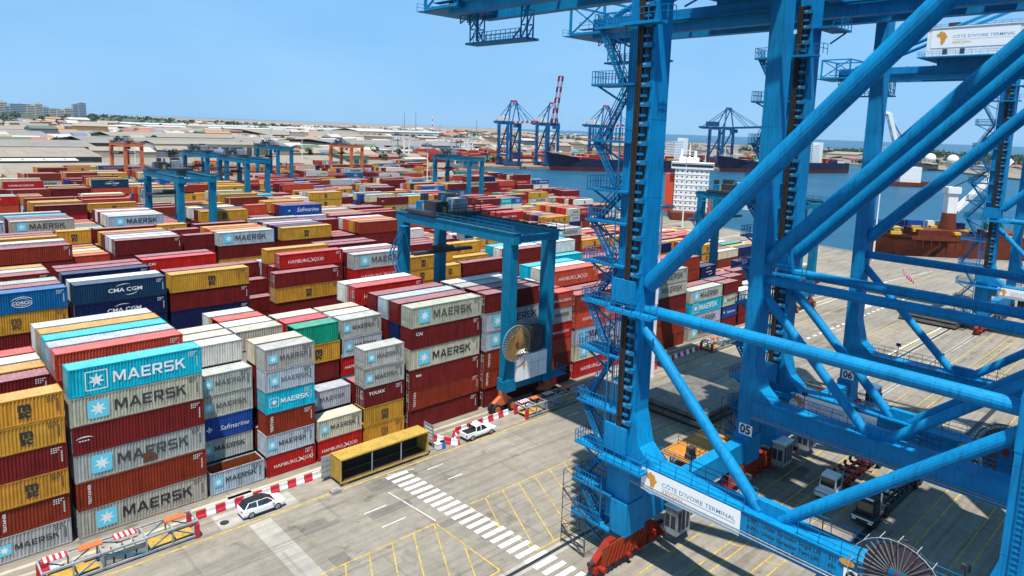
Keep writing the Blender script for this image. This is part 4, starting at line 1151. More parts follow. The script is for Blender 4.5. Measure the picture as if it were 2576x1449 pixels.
    rp = MB().box(-FX - 1.2, YL - 3.2, 54.4, -FX + 4, YL - .9, 54.6); rp.rail([(-FX + 1.2, YL - 3.1, 54.6), (-FX + 4, YL - 3.1, 54.6), (-FX + 4, YL - .9, 54.6)], 1.3, .9, .08); rp.bar((-FX + 4, YL - 2.5, 54.4), (-FX + 1.2, YL - 2, 52.9), .15); rp.build('leg_head_platform', D, root)
    # signs, number plates, load table and cable reel on the near portal beam
    sgn = flip_x(sign_mesh(10.2, 2.2)).build('terminal_sign', [M['sign'], M['signblue'], M['signorange']], root); sgn.location = (-FX - 1.19, 12.8, 8.66)
    tx = MB()
    for i, (l, v) in enumerate((('S.W.L. Under Spreader Single Lift', '51t'), ('S.W.L. Under Spreader Twin Lift', '65t'), ('S.W.L. Under Cargo Beam', '75t'))):
        put(tx, text_mesh(l, .5, .004, .9), 0, -i * .62); put(tx, text_mesh(v, .5, .004, .9), 6.7, -i * .62)
    tt = flip_x(tx).build('load_lettering', M['ink'], root); tt.location = (-FX - 1.125, 2.0, 10.3)
    pl, rb, rim, hub = reel_mesh(2.75, 34, .07, 1)
    rl2 = pl.build('cable_reel', M['reelgrey'], root); rl2.location = (-FX - 1.7, -9.7, 11.6)
    rb.build('reel_rib', worn('reel_rib_steel', (.19, .18, .18)), rl2)['kind'] = 'stuff'; rim.build('reel_rim', M['dark'], rl2); hub.build('reel_hub', M['redsteel'], rl2)
    cage = MB()
    for i in range(9):
        t = pi * (i / 8); cage.bar((-.9, 3.1 * cos(t), 3.1 * sin(t)), (.2, 3.1 * cos(t), 3.1 * sin(t)), .05)
    cage.ring((-.9, 0, 0), 3.1, .03, 'x', 32, 4); cage.build('reel_guard', M['grey'], rl2)
    mt_ = MB().box(-.1, -.6, -2.6, .9, .6, .5); mt_.build('reel_drive', M['bluedark'], rl2)
    wb = MB().disc((0, 0, 0), .45, 'x', 16, -1); w2 = wb.build('warning_sign', M['signorange'], root); w2.location = (-FX - 1.215, -6.1, 10.72); w2.scale = (1, 1.3, .6)
    return root
def number_plates(root, txt):
    for (x, y, z, s) in ((-FX - 1.16, -5.9, 9.5, 1.5), (FX - 1.17, YL - .3, 7.2, 1.35)):
        b = MB(); b.m = 0; b.poly([(0, 0, 0), (s * 1.25, 0, 0), (s * 1.25, 0, s), (0, 0, s)]); b.poly([(0, .02, 0), (0, .02, s), (s * 1.25, .02, s), (s * 1.25, .02, 0)])
        t = text_mesh(txt, 1, .035, .95); sc = s * 1.0 / width(t); b.m = 1; put(b, t, s * .10, s * .16, -.006, sc=sc)
        o = flip_x(b).build('number_plate', [M['sign'], M['ink']], root); o.location = (x, y + (s * .6 if x > 0 else 0), z - s * .5)
c5 = make_crane()
c6 = copy_tree(c5); c6.location = (81, -52, 0); c6['label'] = 'middle blue quay crane behind the nearest one with number 06 plate'
c7 = copy_tree(c5); c7.location = (179.5, -52, 0); c7['label'] = 'farther blue quay crane with its white machinery house in full view'
number_plates(c5, '05'); number_plates(c6, '06'); number_plates(c7, '07')

# ------------------------------------------------------------------ rubber-tyred yard gantries
def make_gantry(B, label, detail=True, group='yard gantry cranes over the stacks'):
    root = thing('yard_gantry_crane', label, 'yard gantry', (0, 0, 0), 0, group)
    X_, Y_ = 3.9, 27.5
    for y in (0, Y_):
        for x in (-X_, X_):
            g = MB().box(x - .75, y - .85, 4.2, x + .75, y + .85, 25.3); g.box(x - 1.0, y - 1.0, 3.2, x + 1.0, y + 1.0, 5.0)
            for z in (9, 14, 19.5): g.box(x - .765, y - .865, z, x + .765, y + .865, z + .07)
            g.build('leg', B, root)
        MB().box(-X_ - 1.2, y - .65, 3.3, X_ + 1.2, y + .65, 4.7).build('sill_beam', B, root)
        for x in (-X_ - .7, X_ + .7):
            bg_ = MB().prism([(x - 1.9, 1.7), (x - .55, 2.5), (x - .55, 3.28), (x + .55, 3.28), (x + .55, 2.5), (x + 1.9, 1.7), (x + 1.5, 1.15), (x - 1.5, 1.15)], 'y', y - .32, y + .32).build('bogie', M['coral'], root)
            for d in (-1.5, 1.5):
                for s_ in (-.45, .45):
                    wl_ = MB().tube((x + d, y + s_ - .28, .8), (x + d, y + s_ + .28, .8), .79, 16).build('tyre', M['black'], bg_)
                    if s_ < 0: MB().tube((x + d, y + s_ - .33, .8), (x + d, y + s_ - .27, .8), .5, 12).build('wheel_rim', M['coral'], bg_)
    for x in (-X_, X_):
        g = MB().box(x - .7, -1.4, 25.3, x + .7, Y_ + 1.4, 26.9); g.box(x - .85, -1.5, 26.9, x + .85, Y_ + 1.5, 27.0)
        g.build('girder', B, root)
        MB().box(x - .12, -1.2, 27.0, x + .12, Y_ + 1.2, 27.2).build('trolley_rail', M['dark'], root)
    for y in (-1.0, Y_ + 1.0): MB().box(-X_ + .7, y - .3, 25.5, X_ - .7, y + .3, 26.5).build('end_tie', B, root)
    wk = MB().box(X_ + .9, -1.4, 26.6, X_ + 1.9, Y_ + 1.4, 26.7); wk.rail([(X_ + 1.9, -1.4, 26.7), (X_ + 1.9, Y_ + 1.4, 26.7)], 1.1, 1.8, .07)
    for k in range(13): wk.box(X_ + 1.0, k * 2.1, 26.7, X_ + 1.7, k * 2.1 + 1.2, 27.1)
    wk.build('festoon_walkway', M['dark'], root)
    ty = Y_ - 6
    td = MB().box(-X_ - 1, ty - 4.2, 27.2, X_ + 1, ty + 4.2, 27.7); td.rail([(-X_ - .9, ty - 4.1, 27.7), (X_ + .9, ty - 4.1, 27.7), (X_ + .9, ty + 4.1, 27.7)], 1.2, 1.5, .08)
    t = td.build('trolley', M['dark'], root)
    for (a, b_, c, d, e, m_) in ((-3.6, -2.8, 2.4, 3.4, 1.7, 'dark'), (.2, -3, 2.6, 2.4, 2.1, 'grey'), (-3.4, 1.2, 3, 2, 1.4, 'bluedark'), (1.2, .8, 2, 2.4, 2.6, 'dark')):
        MB().box(a, ty + b_, 27.7, a + c, ty + b_ + d, 27.7 + e).build('hoist_machine', M[m_], t)
    rq_ = random.Random(4)
    for k in range(7):
        a, b_ = rq_.uniform(-4.2, 3.4), rq_.uniform(-3.8, 3.2); MB().box(a, ty + b_, 27.7, a + rq_.uniform(.4, 1.1), ty + b_ + rq_.uniform(.4, 1.1), 28.4 + rq_.uniform(0, 2.2)).build('trolley_cabinet', M[rq_.choice(['dark', 'grey', 'bluedark', 'ochrepaint'])], t)
    MB().rail([(-X_ - .8, -1.3, 27.0), (-X_ - .8, Y_ + 1.3, 27.0)], 1.0, 2.0, .06).build('girder_railing', M['bluedark'], root)
    MB().tube((-2, ty - 1, 28.6), (2.4, ty - 1, 28.6), .6, 12).build('hoist_drum', M['dark'], t)
    cb = MB().box(X_ - 2.9, ty - 4.6, 22.9, X_ - .9, ty - 2.5, 25.2).build('operator_cabin', M['white'], root)
    MB().box(X_ - 2.8, ty - 4.63, 23.3, X_ - 1.0, ty - 4.6, 24.7).build('cabin_window', M['glass'], cb)
    hb = MB().box(-6.1, ty - .6, 20.4, 6.1, ty + .6, 20.9); hb.box(-1.6, ty - 1.1, 20.9, 1.6, ty + 1.1, 21.5)
    for q in (-1.3, 1.3):
        for w in (-.9, .9): hb.bar((q, ty + w, 21.5), (q, ty + w, 27.2), .05)
    hb.build('spreader', M['dark'], root)
    sf = MB()
    for k in range(4):
        a, b_ = (4 + k * 5.2, 4 + (k + 1) * 5.2); s_ = 1 if k % 2 == 0 else -1
        for dx in (-.3, .3): sf.bar((-X_ - 1.4 + dx, Y_ - 1.8 * s_, a), (-X_ - 1.4 + dx, Y_ + 1.8 * s_, b_), .1, .25)
        sf.box(-X_ - 1.9, Y_ + (1.2 if s_ > 0 else -2.8), b_ - .1, -X_ - .76, Y_ + (2.8 if s_ > 0 else -1.2), b_)
    sf.build('access_stair', M['bluedark'] if B is not M['coral'] else B, root)
    if detail:
        eh = MB().box(-X_ + .8, -1.3, 4.6, X_ - .75, 1.1, 8.4); e = eh.build('electrical_house', M['white'], root)
        dv = MB()
        for k in range(3): dv.box(-X_ + .8 + (k + 1) * 1.5, -1.32, 4.7, -X_ + .85 + (k + 1) * 1.5, -1.3, 8.3)
        dv.build('house_seam', M['grey'], e)
        put(MB(), africa(0, 0, 1.2), -X_ + 2.1, 6.9, -1.325).build('house_emblem', M['signorange'], e)
        tt = text_mesh("CÔTE D'IVOIRE TERMINAL", 1, .0, 1.1); put(MB(), tt, -X_ + 3.3, 6.9, -1.325, sc=3.6 / width(tt)).build('house_lettering', M['signblue'], e)
        rl_ = MB().box(-X_ + .9, -.8, 4.2, X_ - .9, .8, 4.6).build('house_deck', B, root)
        pl, rb, rim, hub = reel_mesh(2.7, 36, .11)
        R90 = Matrix.Rotation(pi / 2, 4, 'Z')
        def tr(mb): o = MB(); o.add(mb, Matrix.Translation((-3.6, -1.55, 10.7)) @ R90); return o
        rr_ = tr(rim).build('cable_reel', M['grey'], root)
        tr(rb).build('reel_rib', M['reeltan'], rr_)['kind'] = 'stuff'
        tr(hub).build('reel_hub', M['ruststeel'], rr_)
        MB().add(MB().ring((.25, 0, 0), 1.0, .3, 'x', 32, 6), Matrix.Translation((-3.6, -1.55, 10.7)) @ R90).build('cable_coil', M['reeltan'], rr_)
        MB().box(-.2, -1.2, 8.6, 2.2, .2, 12.4).build('reel_drive', M['dark'], root)
        MB().box(X_ + .8, -1.6, 3.6, X_ + 3.6, .6, 3.75).rail([(X_ + .8, -1.6, 3.75), (X_ + 3.6, -1.6, 3.75), (X_ + 3.6, .6, 3.75)], 1.1, .8, .06).build('access_platform', M['bluedark'], root)
    return root
g1 = make_gantry(M['rtgblue'], 'large blue gantry straddling the roadside block, yellow cable reel on its leg')
g1.location = (58.2, -2.6, 0)
g0 = make_gantry(M['rtgblue'], 'blue gantry with white cabin left of the tall blue pair', False)
g0.location = (48.1, 109.9, 0)
for (x, y, lab) in ((93.0, 221.5, 'tall blue gantry with thick front leg in the middle of the left yard'), (94.5, 184.3, 'blue gantry just right of the tall one, two bare front legs'), (156, 296, 'far blue gantry behind the pair in the left yard'),
                    (201, 184.3, 'blue gantry beside the harbour water, left of the distant quay cranes'), (151.5, -2.6, 'blue gantry at the far end of the roadside block, seen behind the quay crane legs')):
    g = copy_tree(g0); g.location = (x, y, 0); g['label'] = lab
for i, (x, y) in enumerate(((90, 333), (222, 333))):
    if i == 0: o1 = make_gantry(M['coral'], 'orange gantry at the back of the left yard before the warehouses', False); g = o1
    else: g = copy_tree(o1); g['label'] = 'orange gantry in the middle distance left of the quay cranes'
    g.location = (x, y, 0)

# ------------------------------------------------------------------ things along the road
def barrier_mesh():
    return MB().prism([(-.22, 0), (-.22, .18), (-.09, .42), (-.07, .85), (.07, .85), (.09, .42), (.22, .18), (.22, 0)], 'x', -.47, .47)
bm_r, bm_w = barrier_mesh().mesh('road_barrier', M['red']), barrier_mesh().mesh('road_barrier', M['plwhite'])
def barrier_row(a, b, where, grp, step=.98):
    a, b = Vector(a), Vector(b); n = int((b - a).length / step); ang = atan2(b.y - a.y, b.x - a.x)
    for i in range(n):
        p = a.lerp(b, (i + .5) / n); red = i % 2 == 0
        o = link('road_barrier', bm_r if red else bm_w, loc=(p.x, p.y, .012), rotz=ang + random.uniform(-.03, .03))
        tag(o, '%s plastic road barrier, %s in the row %s' % ('red' if red else 'white', NTH[i], where), 'road barrier', grp)
barrier_row((9.9, -3.5, 0), (23.9, -3.5, 0), 'behind the white car', 'barriers behind the white car')
barrier_row((43.5, -4.3, 0), (53.5, -4.0, 0), 'behind the white pickup', 'barriers behind the white pickup')
barrier_row((39.8, -3.6, 0), (41.6, -7.4, 0), 'beside the yellow shelter', 'barriers beside the yellow shelter')
barrier_row((41.8, -7.3, 0), (43.0, -4.6, 0), 'slanting towards the pickup', 'barriers slanting to the pickup')
barrier_row((-4.0, -3.6, 0), (-2.0, -3.6, 0), 'at the left end of the steel frame', 'barriers at the left frame end')
barrier_row((79, -6.0, 0), (88, -5.6, 0), 'past the near crane leg', 'barriers past the crane leg')
barrier_row((90, -4.6, 0), (103, -4.4, 0), 'before the red stack', 'barriers before the red stack')
barrier_row((119, -4, 0), (127, -4, 0), 'at the far stack', 'barriers at the far stack')
for k in range(4): barrier_row((212 + k * 2.2, -9 + k * 1.3, 0), (224 + k * 2.2, -4 + k * 1.3, 0), 'number %s of the open apron' % ('one two three four'.split()[k]), 'barriers on the open apron', 1.4)

def lattice_frame(name, label, loc, L=13.0, W=2.4, H=1.75, red=True, mt='grey', cat='spreader frame'):
    root = thing(name, label, cat, loc, 0)
    f = MB()
    for y in (0, W):
        for z in (.25, H): f.box(0, y - .09, z - .09, L, y + .09, z + .09)
    for x in (0, L * .18, L * .36, L * .64, L * .82, L):
        for y in (0, W): f.box(x - .07, y - .07, .1, x + .07, y + .07, H)
        f.box(x - .07, 0, H - .1, x + .07, W, H + .04)
    f.build('main_frame', M[mt], root)
    xs = [0, L * .18, L * .36, L * .64, L * .82, L]
    for i, (a, b) in enumerate(zip(xs, xs[1:])):
        for y in (0, W):
            p, q = ((a, y, .3), (b, y, H - .1)) if i % 2 else ((a, y, H - .1), (b, y, .3)); MB().bar(p, q, .09).build('diagonal_brace', M['bluedark'] if mt == 'grey' else M[mt], root)
    for x in (.1, L - .1):
        for y in (.0, W): MB().box(x - .2, y - .2, .02, x + .2, y + .2, 1.5).build('corner_guide', M['red'], root)
    if red:
        for (xa, m_) in ((.3, 'red'), (L * .46, 'red'), (L * .8, 'coral'), (L * .24, 'coral')):
            MB().box(xa, W * .62, H + .05, xa + 1.9, W * 1.0, H + .16).build('frame_panel', M[m_], root)
            if m_ == 'red':
                for k in range(4): MB().box(xa + .12 + k * .46, W * .615, H + .06, xa + .34 + k * .46, W * 1.005, H + .17).build('panel_stripe', M['plwhite'], root)
    for a_, b_ in ((.3, L * .34), (L * .66, L - .3)): MB().box(a_, .25, .3, b_, W - .25, .36).build('floor_plate', M['ochrepaint'] if red else M[mt], root)
    for k in range(4): MB().box(L * .36 + k * .95, .1, .4, L * .36 + .8 + k * .95, W - .6, 1.35).build('spreader_box', M['concrete'], root)
    return root
lattice_frame('spreader_frame', 'long steel lattice frame with red panels lying beside the left roadside stacks', (-4.0, -6.9, .02))
lattice_frame('spreader_frame', 'steel lattice frame with red and white panels below the large gantry', (54.4, -7.0, .02), 11.5)
lattice_frame('spreader_frame', 'distant steel frame lying on the kerb past the crane leg', (104.0, -7.0, .02), 13)

# yellow site shelter: a container with one long side cut open
ys = thing('open_shelter', 'yellow long container with its road side cut open, standing by the road', 'site shelter', (24.6, -7.15, .02))
L, H, Wd = 12.4, 2.95, 2.44; z0 = .28
f = MB()
for x in (0, L - .16):
    for y in (0, Wd - .16): f.box(x, y, z0, x + .16, y + .16, z0 + H)
for y in (0, Wd - .12):
    f.box(.16, y, z0, L - .16, y + .12, z0 + .18); f.box(.16, y, z0 + H - .15, L - .16, y + .12, z0 + H)
f.build('frame', M['ochrepaint'], ys)
r = MB(); n = 30
for i in range(n):
    a = .02 + (L - .04) * i / n; b = .02 + (L - .04) * (i + 1) / n
    for (xa, za), (xb, zb) in (((a, .0), (a + .2, .0)), ((a + .2, 0), (a + .24, .03)), ((a + .24, .03), (b - .03, .03)), ((b - .03, .03), (b, 0))):
        r.poly([(xa, .02, z0 + H + .01 + za), (xb, .02, z0 + H + .01 + zb), (xb, Wd - .02, z0 + H + .01 + zb), (xa, Wd - .02, z0 + H + .01 + za)])
r.build('roof', M['ochrepaint'], ys)
e = MB()
for i in range(8):
    y = .18 + i * .26; e.box(-.0, y, z0 + .18, .05, y + .15, z0 + H - .15); e.box(.02, y, z0 + .18, .04, y + .26, z0 + H - .15)
e.build('end_panel', M['ochrepaint'], ys)
MB().box(L - .06, .16, z0 + .1, L - .02, Wd - .16, z0 + H - .1).build('end_panel', M['ochrepaint'], ys)
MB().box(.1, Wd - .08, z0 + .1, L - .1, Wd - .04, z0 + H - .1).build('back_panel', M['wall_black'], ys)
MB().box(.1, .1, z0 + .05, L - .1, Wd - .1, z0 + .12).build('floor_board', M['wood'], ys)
for x in (L * .34, L * .67): MB().box(x - .05, .03, z0 + .18, x + .05, .13, z0 + H - .15).build('support_post', M['grey'], ys)
for x in (.5, L - .9): MB().box(x, .1, 0, x + .5, Wd - .1, z0 + .02).build('support_block', M['concrete'], ys)
dl = MB().box(-1.15, Wd - .05, z0 + .1, 0, Wd + .0, z0 + H - .1)
for k in range(4): dl.box(-1.1, Wd - .09, z0 + .25 + k * .66, -.05, Wd - .05, z0 + .75 + k * .66)
dl.build('open_door', M['grey'], ys)
cbk = MB().box(0, 0, 0, 1.1, .8, .42); cbk.box(.18, .15, .42, .92, .65, .52)
tag(cbk.build('concrete_block', M['concrete']), 'small grey concrete block by the left corner of the yellow shelter', 'concrete block').location = (23.0, -8.3, .02)
sb = thing('notice_board', 'grey-blue notice board leaning on posts right of the yellow shelter', 'notice board', (38.6, -4.9, .01))
MB().box(-.05, -1.1, .8, .0, 1.0, 3.1).build('board_panel', M['grey'], sb)
for y in (-.9, .8): MB().box(0, y, 0, .08, y + .08, 3.0).build('post', M['grey'], sb)
for k in range(4): MB().box(-.06, -.9, 1.1 + k * .45, -.05, .7, 1.3 + k * .45).build('notice_sheet', M['bluegr'] if 'bluegr' in M else M['plwhite'], sb)
bt = thing('water_butt', 'blue plastic drum beside the barriers right of the yellow shelter', 'plastic drum', (39.6, -6.6, .01))
MB().tube((0, 0, 0), (0, 0, .9), .42, 14).build('drum_body', mat('blue_plastic', (.02, .14, .45), .4), bt); MB().tube((0, 0, .9), (0, 0, .96), .34, 14).build('lid', M['black'], bt)
wb = thing('tool_box', 'white site box beside the blue drum', 'site box', (38.6, -6.9, .01)); MB().box(0, 0, .1, 1.0, .7, .8).build('box_body', M['plwhite'], wb); MB().box(-.03, -.03, .8, 1.03, .73, .88).build('lid', M['plwhite'], wb)
mc = MB().tube((0, 0, 0), (0, 0, .03), .45, 20); mc.tube((0, 0, .03), (0, 0, .04), .38, 20)
tag(mc.build('manhole_cover', M['dark']), 'round dark manhole cover on the pale slab left of the white car', 'manhole cover').location = (11.9, -6.0, .012)

# ---- cars
def loft(sections):
    """closed body from cross-sections: each is (x, [(y,z)...]) with equal counts"""
    mb = MB(); n = len(sections[0][1])
    for x, pr in sections: mb.v += [(x, y, z) for y, z in pr]
    for i in range(len(sections) - 1):
        for j in range(n):
            a = i * n + j; b = i * n + (j + 1) % n
            mb.f.append((a, b, b + n, a + n)); mb.mi.append(0)
    mb.f.append(tuple(reversed(range(n)))); mb.mi.append(0)
    k = (len(sections) - 1) * n; mb.f.append(tuple(range(k, k + n))); mb.mi.append(0)
    return mb
def ring_(hw, zb, zt, top=.9):
    return [(-hw * .94, zb), (hw * .94, zb), (hw, zb + .18), (hw, zt - .22), (hw * top, zt), (-hw * top, zt), (-hw, zt - .22), (-hw, zb + .18)]
def wheels(root, xs, hw, r=.36):
    for x in xs:
        for s_ in (-1, 1):
            t = MB().tube((x, s_ * (hw - .24), r), (x, s_ * (hw + .02), r), r, 20).build('wheel', M['black'], root)
            d = MB().tube((x, s_ * (hw + .015), r), (x, s_ * (hw + .03), r), r * .66, 16)
            for k in range(5):
                a = 2 * pi * k / 5; d.bar((x, s_ * (hw + .035), r), (x + r * .6 * cos(a), s_ * (hw + .035), r + r * .6 * sin(a)), .06, .02)
            d.build('rim', M['grey'], t)
suv = thing('parked_suv', 'white five-door car with black roof parked by the red and white barriers', 'car', (15.75, -6.15, .014))
secs = [(-2.36, ring_(.78, .45, .98)), (-2.28, ring_(.90, .32, 1.12)), (-1.6, ring_(.94, .28, 1.16)), (0, ring_(.945, .27, 1.12)), (.95, ring_(.94, .28, 1.10)), (1.7, ring_(.92, .30, 1.02)), (2.2, ring_(.88, .34, .92)), (2.36, ring_(.74, .42, .78))]
loft(secs).build('body', M['carwhite'], suv, smooth=False)
gl = MB(); lo = [(-2.22, 1.10), (-2.12, 1.12), (1.05, 1.08)]; 
g2 = loft([(-2.20, [(-.80, 1.08), (.80, 1.08), (.74, 1.16), (-.74, 1.16)]), (-1.72, [(-.86, 1.10), (.86, 1.10), (.66, 1.64), (-.66, 1.64)]), (-.2, [(-.88, 1.10), (.88, 1.10), (.68, 1.69), (-.68, 1.69)]), (.35, [(-.87, 1.08), (.87, 1.08), (.67, 1.64), (-.67, 1.64)]), (1.28, [(-.82, 1.02), (.82, 1.02), (.76, 1.08), (-.76, 1.08)])])
g2.build('window', M['glass'], suv)
rf = loft([(-1.86, [(-.64, 1.60), (.64, 1.60), (.62, 1.66), (-.62, 1.66)]), (-.2, [(-.66, 1.685), (.66, 1.685), (.64, 1.73), (-.64, 1.73)]), (.30, [(-.64, 1.65), (.64, 1.65), (.62, 1.68), (-.62, 1.68)])]); rf.build('roof', M['black'], suv)
pl_ = MB()
for s_ in (-1, 1):
    for (xa, za, xb, zb) in ((-1.62, 1.64, -2.05, 1.12), (-.75, 1.68, -.75, 1.10), (.42, 1.62, 1.2, 1.06)): pl_.bar((xa, s_ * .67, za), (xb, s_ * .86, zb), .10, .06)
    pl_.bar((-1.7, s_ * .67, 1.66), (.36, s_ * .675, 1.66), .05, .05)
pl_.build('door_pillar', M['carwhite'], suv)
for s_ in (-1, 1):
    MB().box(2.12, s_ * .62 - .18, .66, 2.34, s_ * .62 + .18, .82).build('headlight', M['lamp'], suv)
    MB().box(-2.37, s_ * .66 - .14, .86, -2.24, s_ * .66 + .14, 1.04).build('tail_light', M['red'], suv)
    MB().box(.78, s_ * 1.0 - .08, 1.06, 1.0, s_ * 1.0 + .08, 1.22).build('mirror', M['carwhite'], suv)
    sk = MB().box(-1.1, s_ * .93 - .03, .24, 1.1, s_ * .93 + .03, .36); sk.build('sill_trim', M['black'], suv)
MB().box(2.30, -.5, .48, 2.385, .5, .64).build('grille', M['black'], suv)
wheels(suv, (-1.42, 1.42), .93, .37)
pk = thing('pickup_truck', 'white double-cab pickup parked right of the notice board', 'pickup', (45.6, -6.6, .014))
loft([(-2.6, ring_(.86, .50, 1.02)), (-2.5, ring_(.90, .42, 1.06)), (-.95, ring_(.92, .40, 1.06)), (.9, ring_(.92, .40, 1.08)), (1.9, ring_(.90, .42, 1.02)), (2.45, ring_(.86, .46, .94)), (2.6, ring_(.76, .52, .84))]).build('body', M['carwhite'], pk)
MB().box(-2.45, -.74, 1.0, -.95, .74, 1.075).build('load_bed', M['black'], pk)
for s_ in (-1, 1): MB().box(-2.55, s_ * .85 - .05, .95, -.9, s_ * .85 + .05, 1.14).build('bed_side', M['carwhite'], pk)
MB().box(-2.58, -.85, .9, -2.48, .85, 1.14).build('tailgate', M['carwhite'], pk)
sp = MB()
for s_ in (-1, 1): sp.bar((-1.0, s_ * .75, 1.1), (-1.0, s_ * .62, 1.7), .07)
sp.bar((-1.0, -.62, 1.7), (-1.0, .62, 1.7), .07); sp.build('roll_bar', M['black'], pk)
loft([(-.95, [(-.84, 1.05), (.84, 1.05), (.70, 1.62), (-.70, 1.62)]), (-.1, [(-.85, 1.05), (.85, 1.05), (.68, 1.72), (-.68, 1.72)]), (.35, [(-.85, 1.05), (.85, 1.05), (.67, 1.70), (-.67, 1.70)]), (1.15, [(-.82, 1.03), (.82, 1.03), (.78, 1.09), (-.78, 1.09)])]).build('window', M['glass'], pk)
loft([(-.85, [(-.67, 1.63), (.67, 1.63), (.65, 1.69), (-.65, 1.69)]), (.35, [(-.66, 1.70), (.66, 1.70), (.64, 1.76), (-.64, 1.76)])]).build('roof', M['carwhite'], pk)
pp = MB()
for s_ in (-1, 1):
    for (xa, za, xb, zb) in ((-.9, 1.64, -.93, 1.05), (-.1, 1.71, -.1, 1.05), (.4, 1.69, 1.1, 1.06)): pp.bar((xa, s_ * .69, za), (xb, s_ * .85, zb), .1, .06)
pp.build('door_pillar', M['carwhite'], pk)
for s_ in (-1, 1):
    MB().box(2.42, s_ * .64 - .16, .72, 2.6, s_ * .64 + .16, .88).build('headlight', M['lamp'], pk); MB().box(-2.63, s_ * .8 - .08, .7, -2.57, s_ * .8 + .08, 1.0).build('tail_light', M['red'], pk)
wheels(pk, (-1.6, 1.65), .92, .38)

# ---- terminal tractors with trailers between the crane legs
def tractor(label, loc, cabm, trailm, fender):
    root = thing('terminal_tractor', label, 'terminal tractor', loc, 0)
    ch = MB().box(.3, -.9, .55, 5.2, .9, .85); ch.build('chassis', M['dark'], root)
    loft([(-.1, ring_(1.1, .55, 1.15)), (.05, ring_(1.25, .42, 1.3)), (1.4, ring_(1.25, .42, 1.3)), (1.55, ring_(1.15, .5, 1.2))]).build('bonnet', M[cabm], root)
    loft([(.55, [(-.95, 1.25), (.95, 1.25), (.95, 1.7), (-.95, 1.7)]), (.75, [(-.95, 1.25), (.95, 1.25), (.85, 3.0), (-.85, 3.0)]), (2.3, [(-.95, 1.25), (.95, 1.25), (.88, 3.05), (-.88, 3.05)])]).build('cab', M[cabm], root)
    MB().box(.52, -.8, 1.75, .72, .8, 2.7).build('windscreen', M['glass'], root)
    for s_ in (-1, 1): MB().box(.9, s_ * .93 - .02, 1.8, 2.1, s_ * .93 + .02, 2.75).build('side_window', M['glass'], root)
    MB().box(-.14, -1.15, .98, -.02, 1.15, 1.14).build('bumper_bar', M[fender], root)
    for s_ in (-1, 1): MB().box(-.16, s_ * .85 - .2, .72, -.06, s_ * .85 + .2, .9).build('headlight', M['lamp'], root)
    lr_ = MB().box(.6, -.7, 3.05, .8, .7, 3.2); lr_.build('light_bar', M['lamp'], root)
    ex = MB().tube((2.5, -.9, .9), (2.5, -.9, 3.4), .1, 10); ex.build('exhaust', M['grey'], root)
    for x in (1.0, 4.4):
        for s_ in (-1, 1): MB().tube((x, s_ * .75, .52), (x, s_ * 1.2, .52), .52, 18).build('wheel', M['black'], root)
    tl = MB()
    for s_ in (-1, 1): tl.box(3.6, s_ * .5 - .09, 1.15, 16.6, s_ * .5 + .09, 1.55)
    for k in range(9): tl.box(3.8 + k * 1.58, -1.22, 1.2, 4.0 + k * 1.58, 1.22, 1.5)
    for k in range(9):
        for s_ in (-1, 1): tl.box(3.7 + k * 1.58, s_ * 1.2 - .12, 1.5, 4.1 + k * 1.58, s_ * 1.2 + .12, 1.95)
    t = tl.build('trailer', M[trailm], root)
    for x in (14.2, 15.6):
        for s_ in (-1, 1): MB().tube((x, s_ * .75, .52), (x, s_ * 1.2, .52), .52, 18).build('wheel', M['black'], t)
    return root
tractor('black terminal tractor facing the camera under the near crane', (63.5, -50.6, .03), 'black', 'dark', 'white')
tractor('white terminal tractor pulling a red skeletal trailer under the near crane', (65.5, -45.6, .03), 'white', 'redsteel', 'grey')
# ---- orange spreaders and hatch covers on the apron
def orange_spreader(label, loc):
    root = thing('lifting_spreader', label, 'lifting spreader', loc, 0); L, W, H = 12.2, 4.4, 3.0; O = M['orange']
    MB().box(.3, .2, H - .15, L * .72, W - .2, H).build('deck_plate', O, root)
    f = MB()
    for y in (0, W):
        f.box(0, y - .12, H - .3, L, y + .12, H + .02); f.box(0, y - .1, .3, L, y + .1, .5)
        for k in range(7):
            x = k * L / 6; f.box(x - .08, y - .08, .1, x + .08, y + .08, H - .2)
            if k < 6: f.bar((x, y, .4 if k % 2 else H - .3), (x + L / 6, y, H - .3 if k % 2 else .4), .14)
    for k in range(5):
        x = k * L / 4; f.box(x - .1, 0, H - .28, x + .1, W, H - .05); f.box(x - .1, 0, .3, x + .1, W, .48)
    f.build('main_frame', O, root)
    for k, x in enumerate((2.4, 6.0)):
        MB().box(x, .8, .5, x + 2.2, W - .8, 1.7).build('hydraulic_box', M['ruststeel'], root)
    MB().box(1.6, 1.2, H, 2.5, 2.0, H + .9).build('power_pack', M['dark'], root); MB().box(.4, .3, H, 1.3, 1.4, H + .6).build('power_pack', M['dark'], root)
    MB().rail([(.2, .2, H), (3.2, .2, H), (3.2, W - .2, H)], 1.0, 1.2, .05).build('railing', M['dark'], root)
    MB().tube((L * .76, .6, H + .1), (L * .76, W - .6, H + .1), .22, 10).build('cross_tube', O, root)
    return root
os1 = orange_spreader('orange steel lifting spreader on the ground between the legs of the nearest crane', (56.3, -33.6, .03))
os2 = copy_tree(os1); os2.location = (84.5, -34.2, .03); os2['label'] = 'orange steel lifting spreader on the ground behind the middle crane'
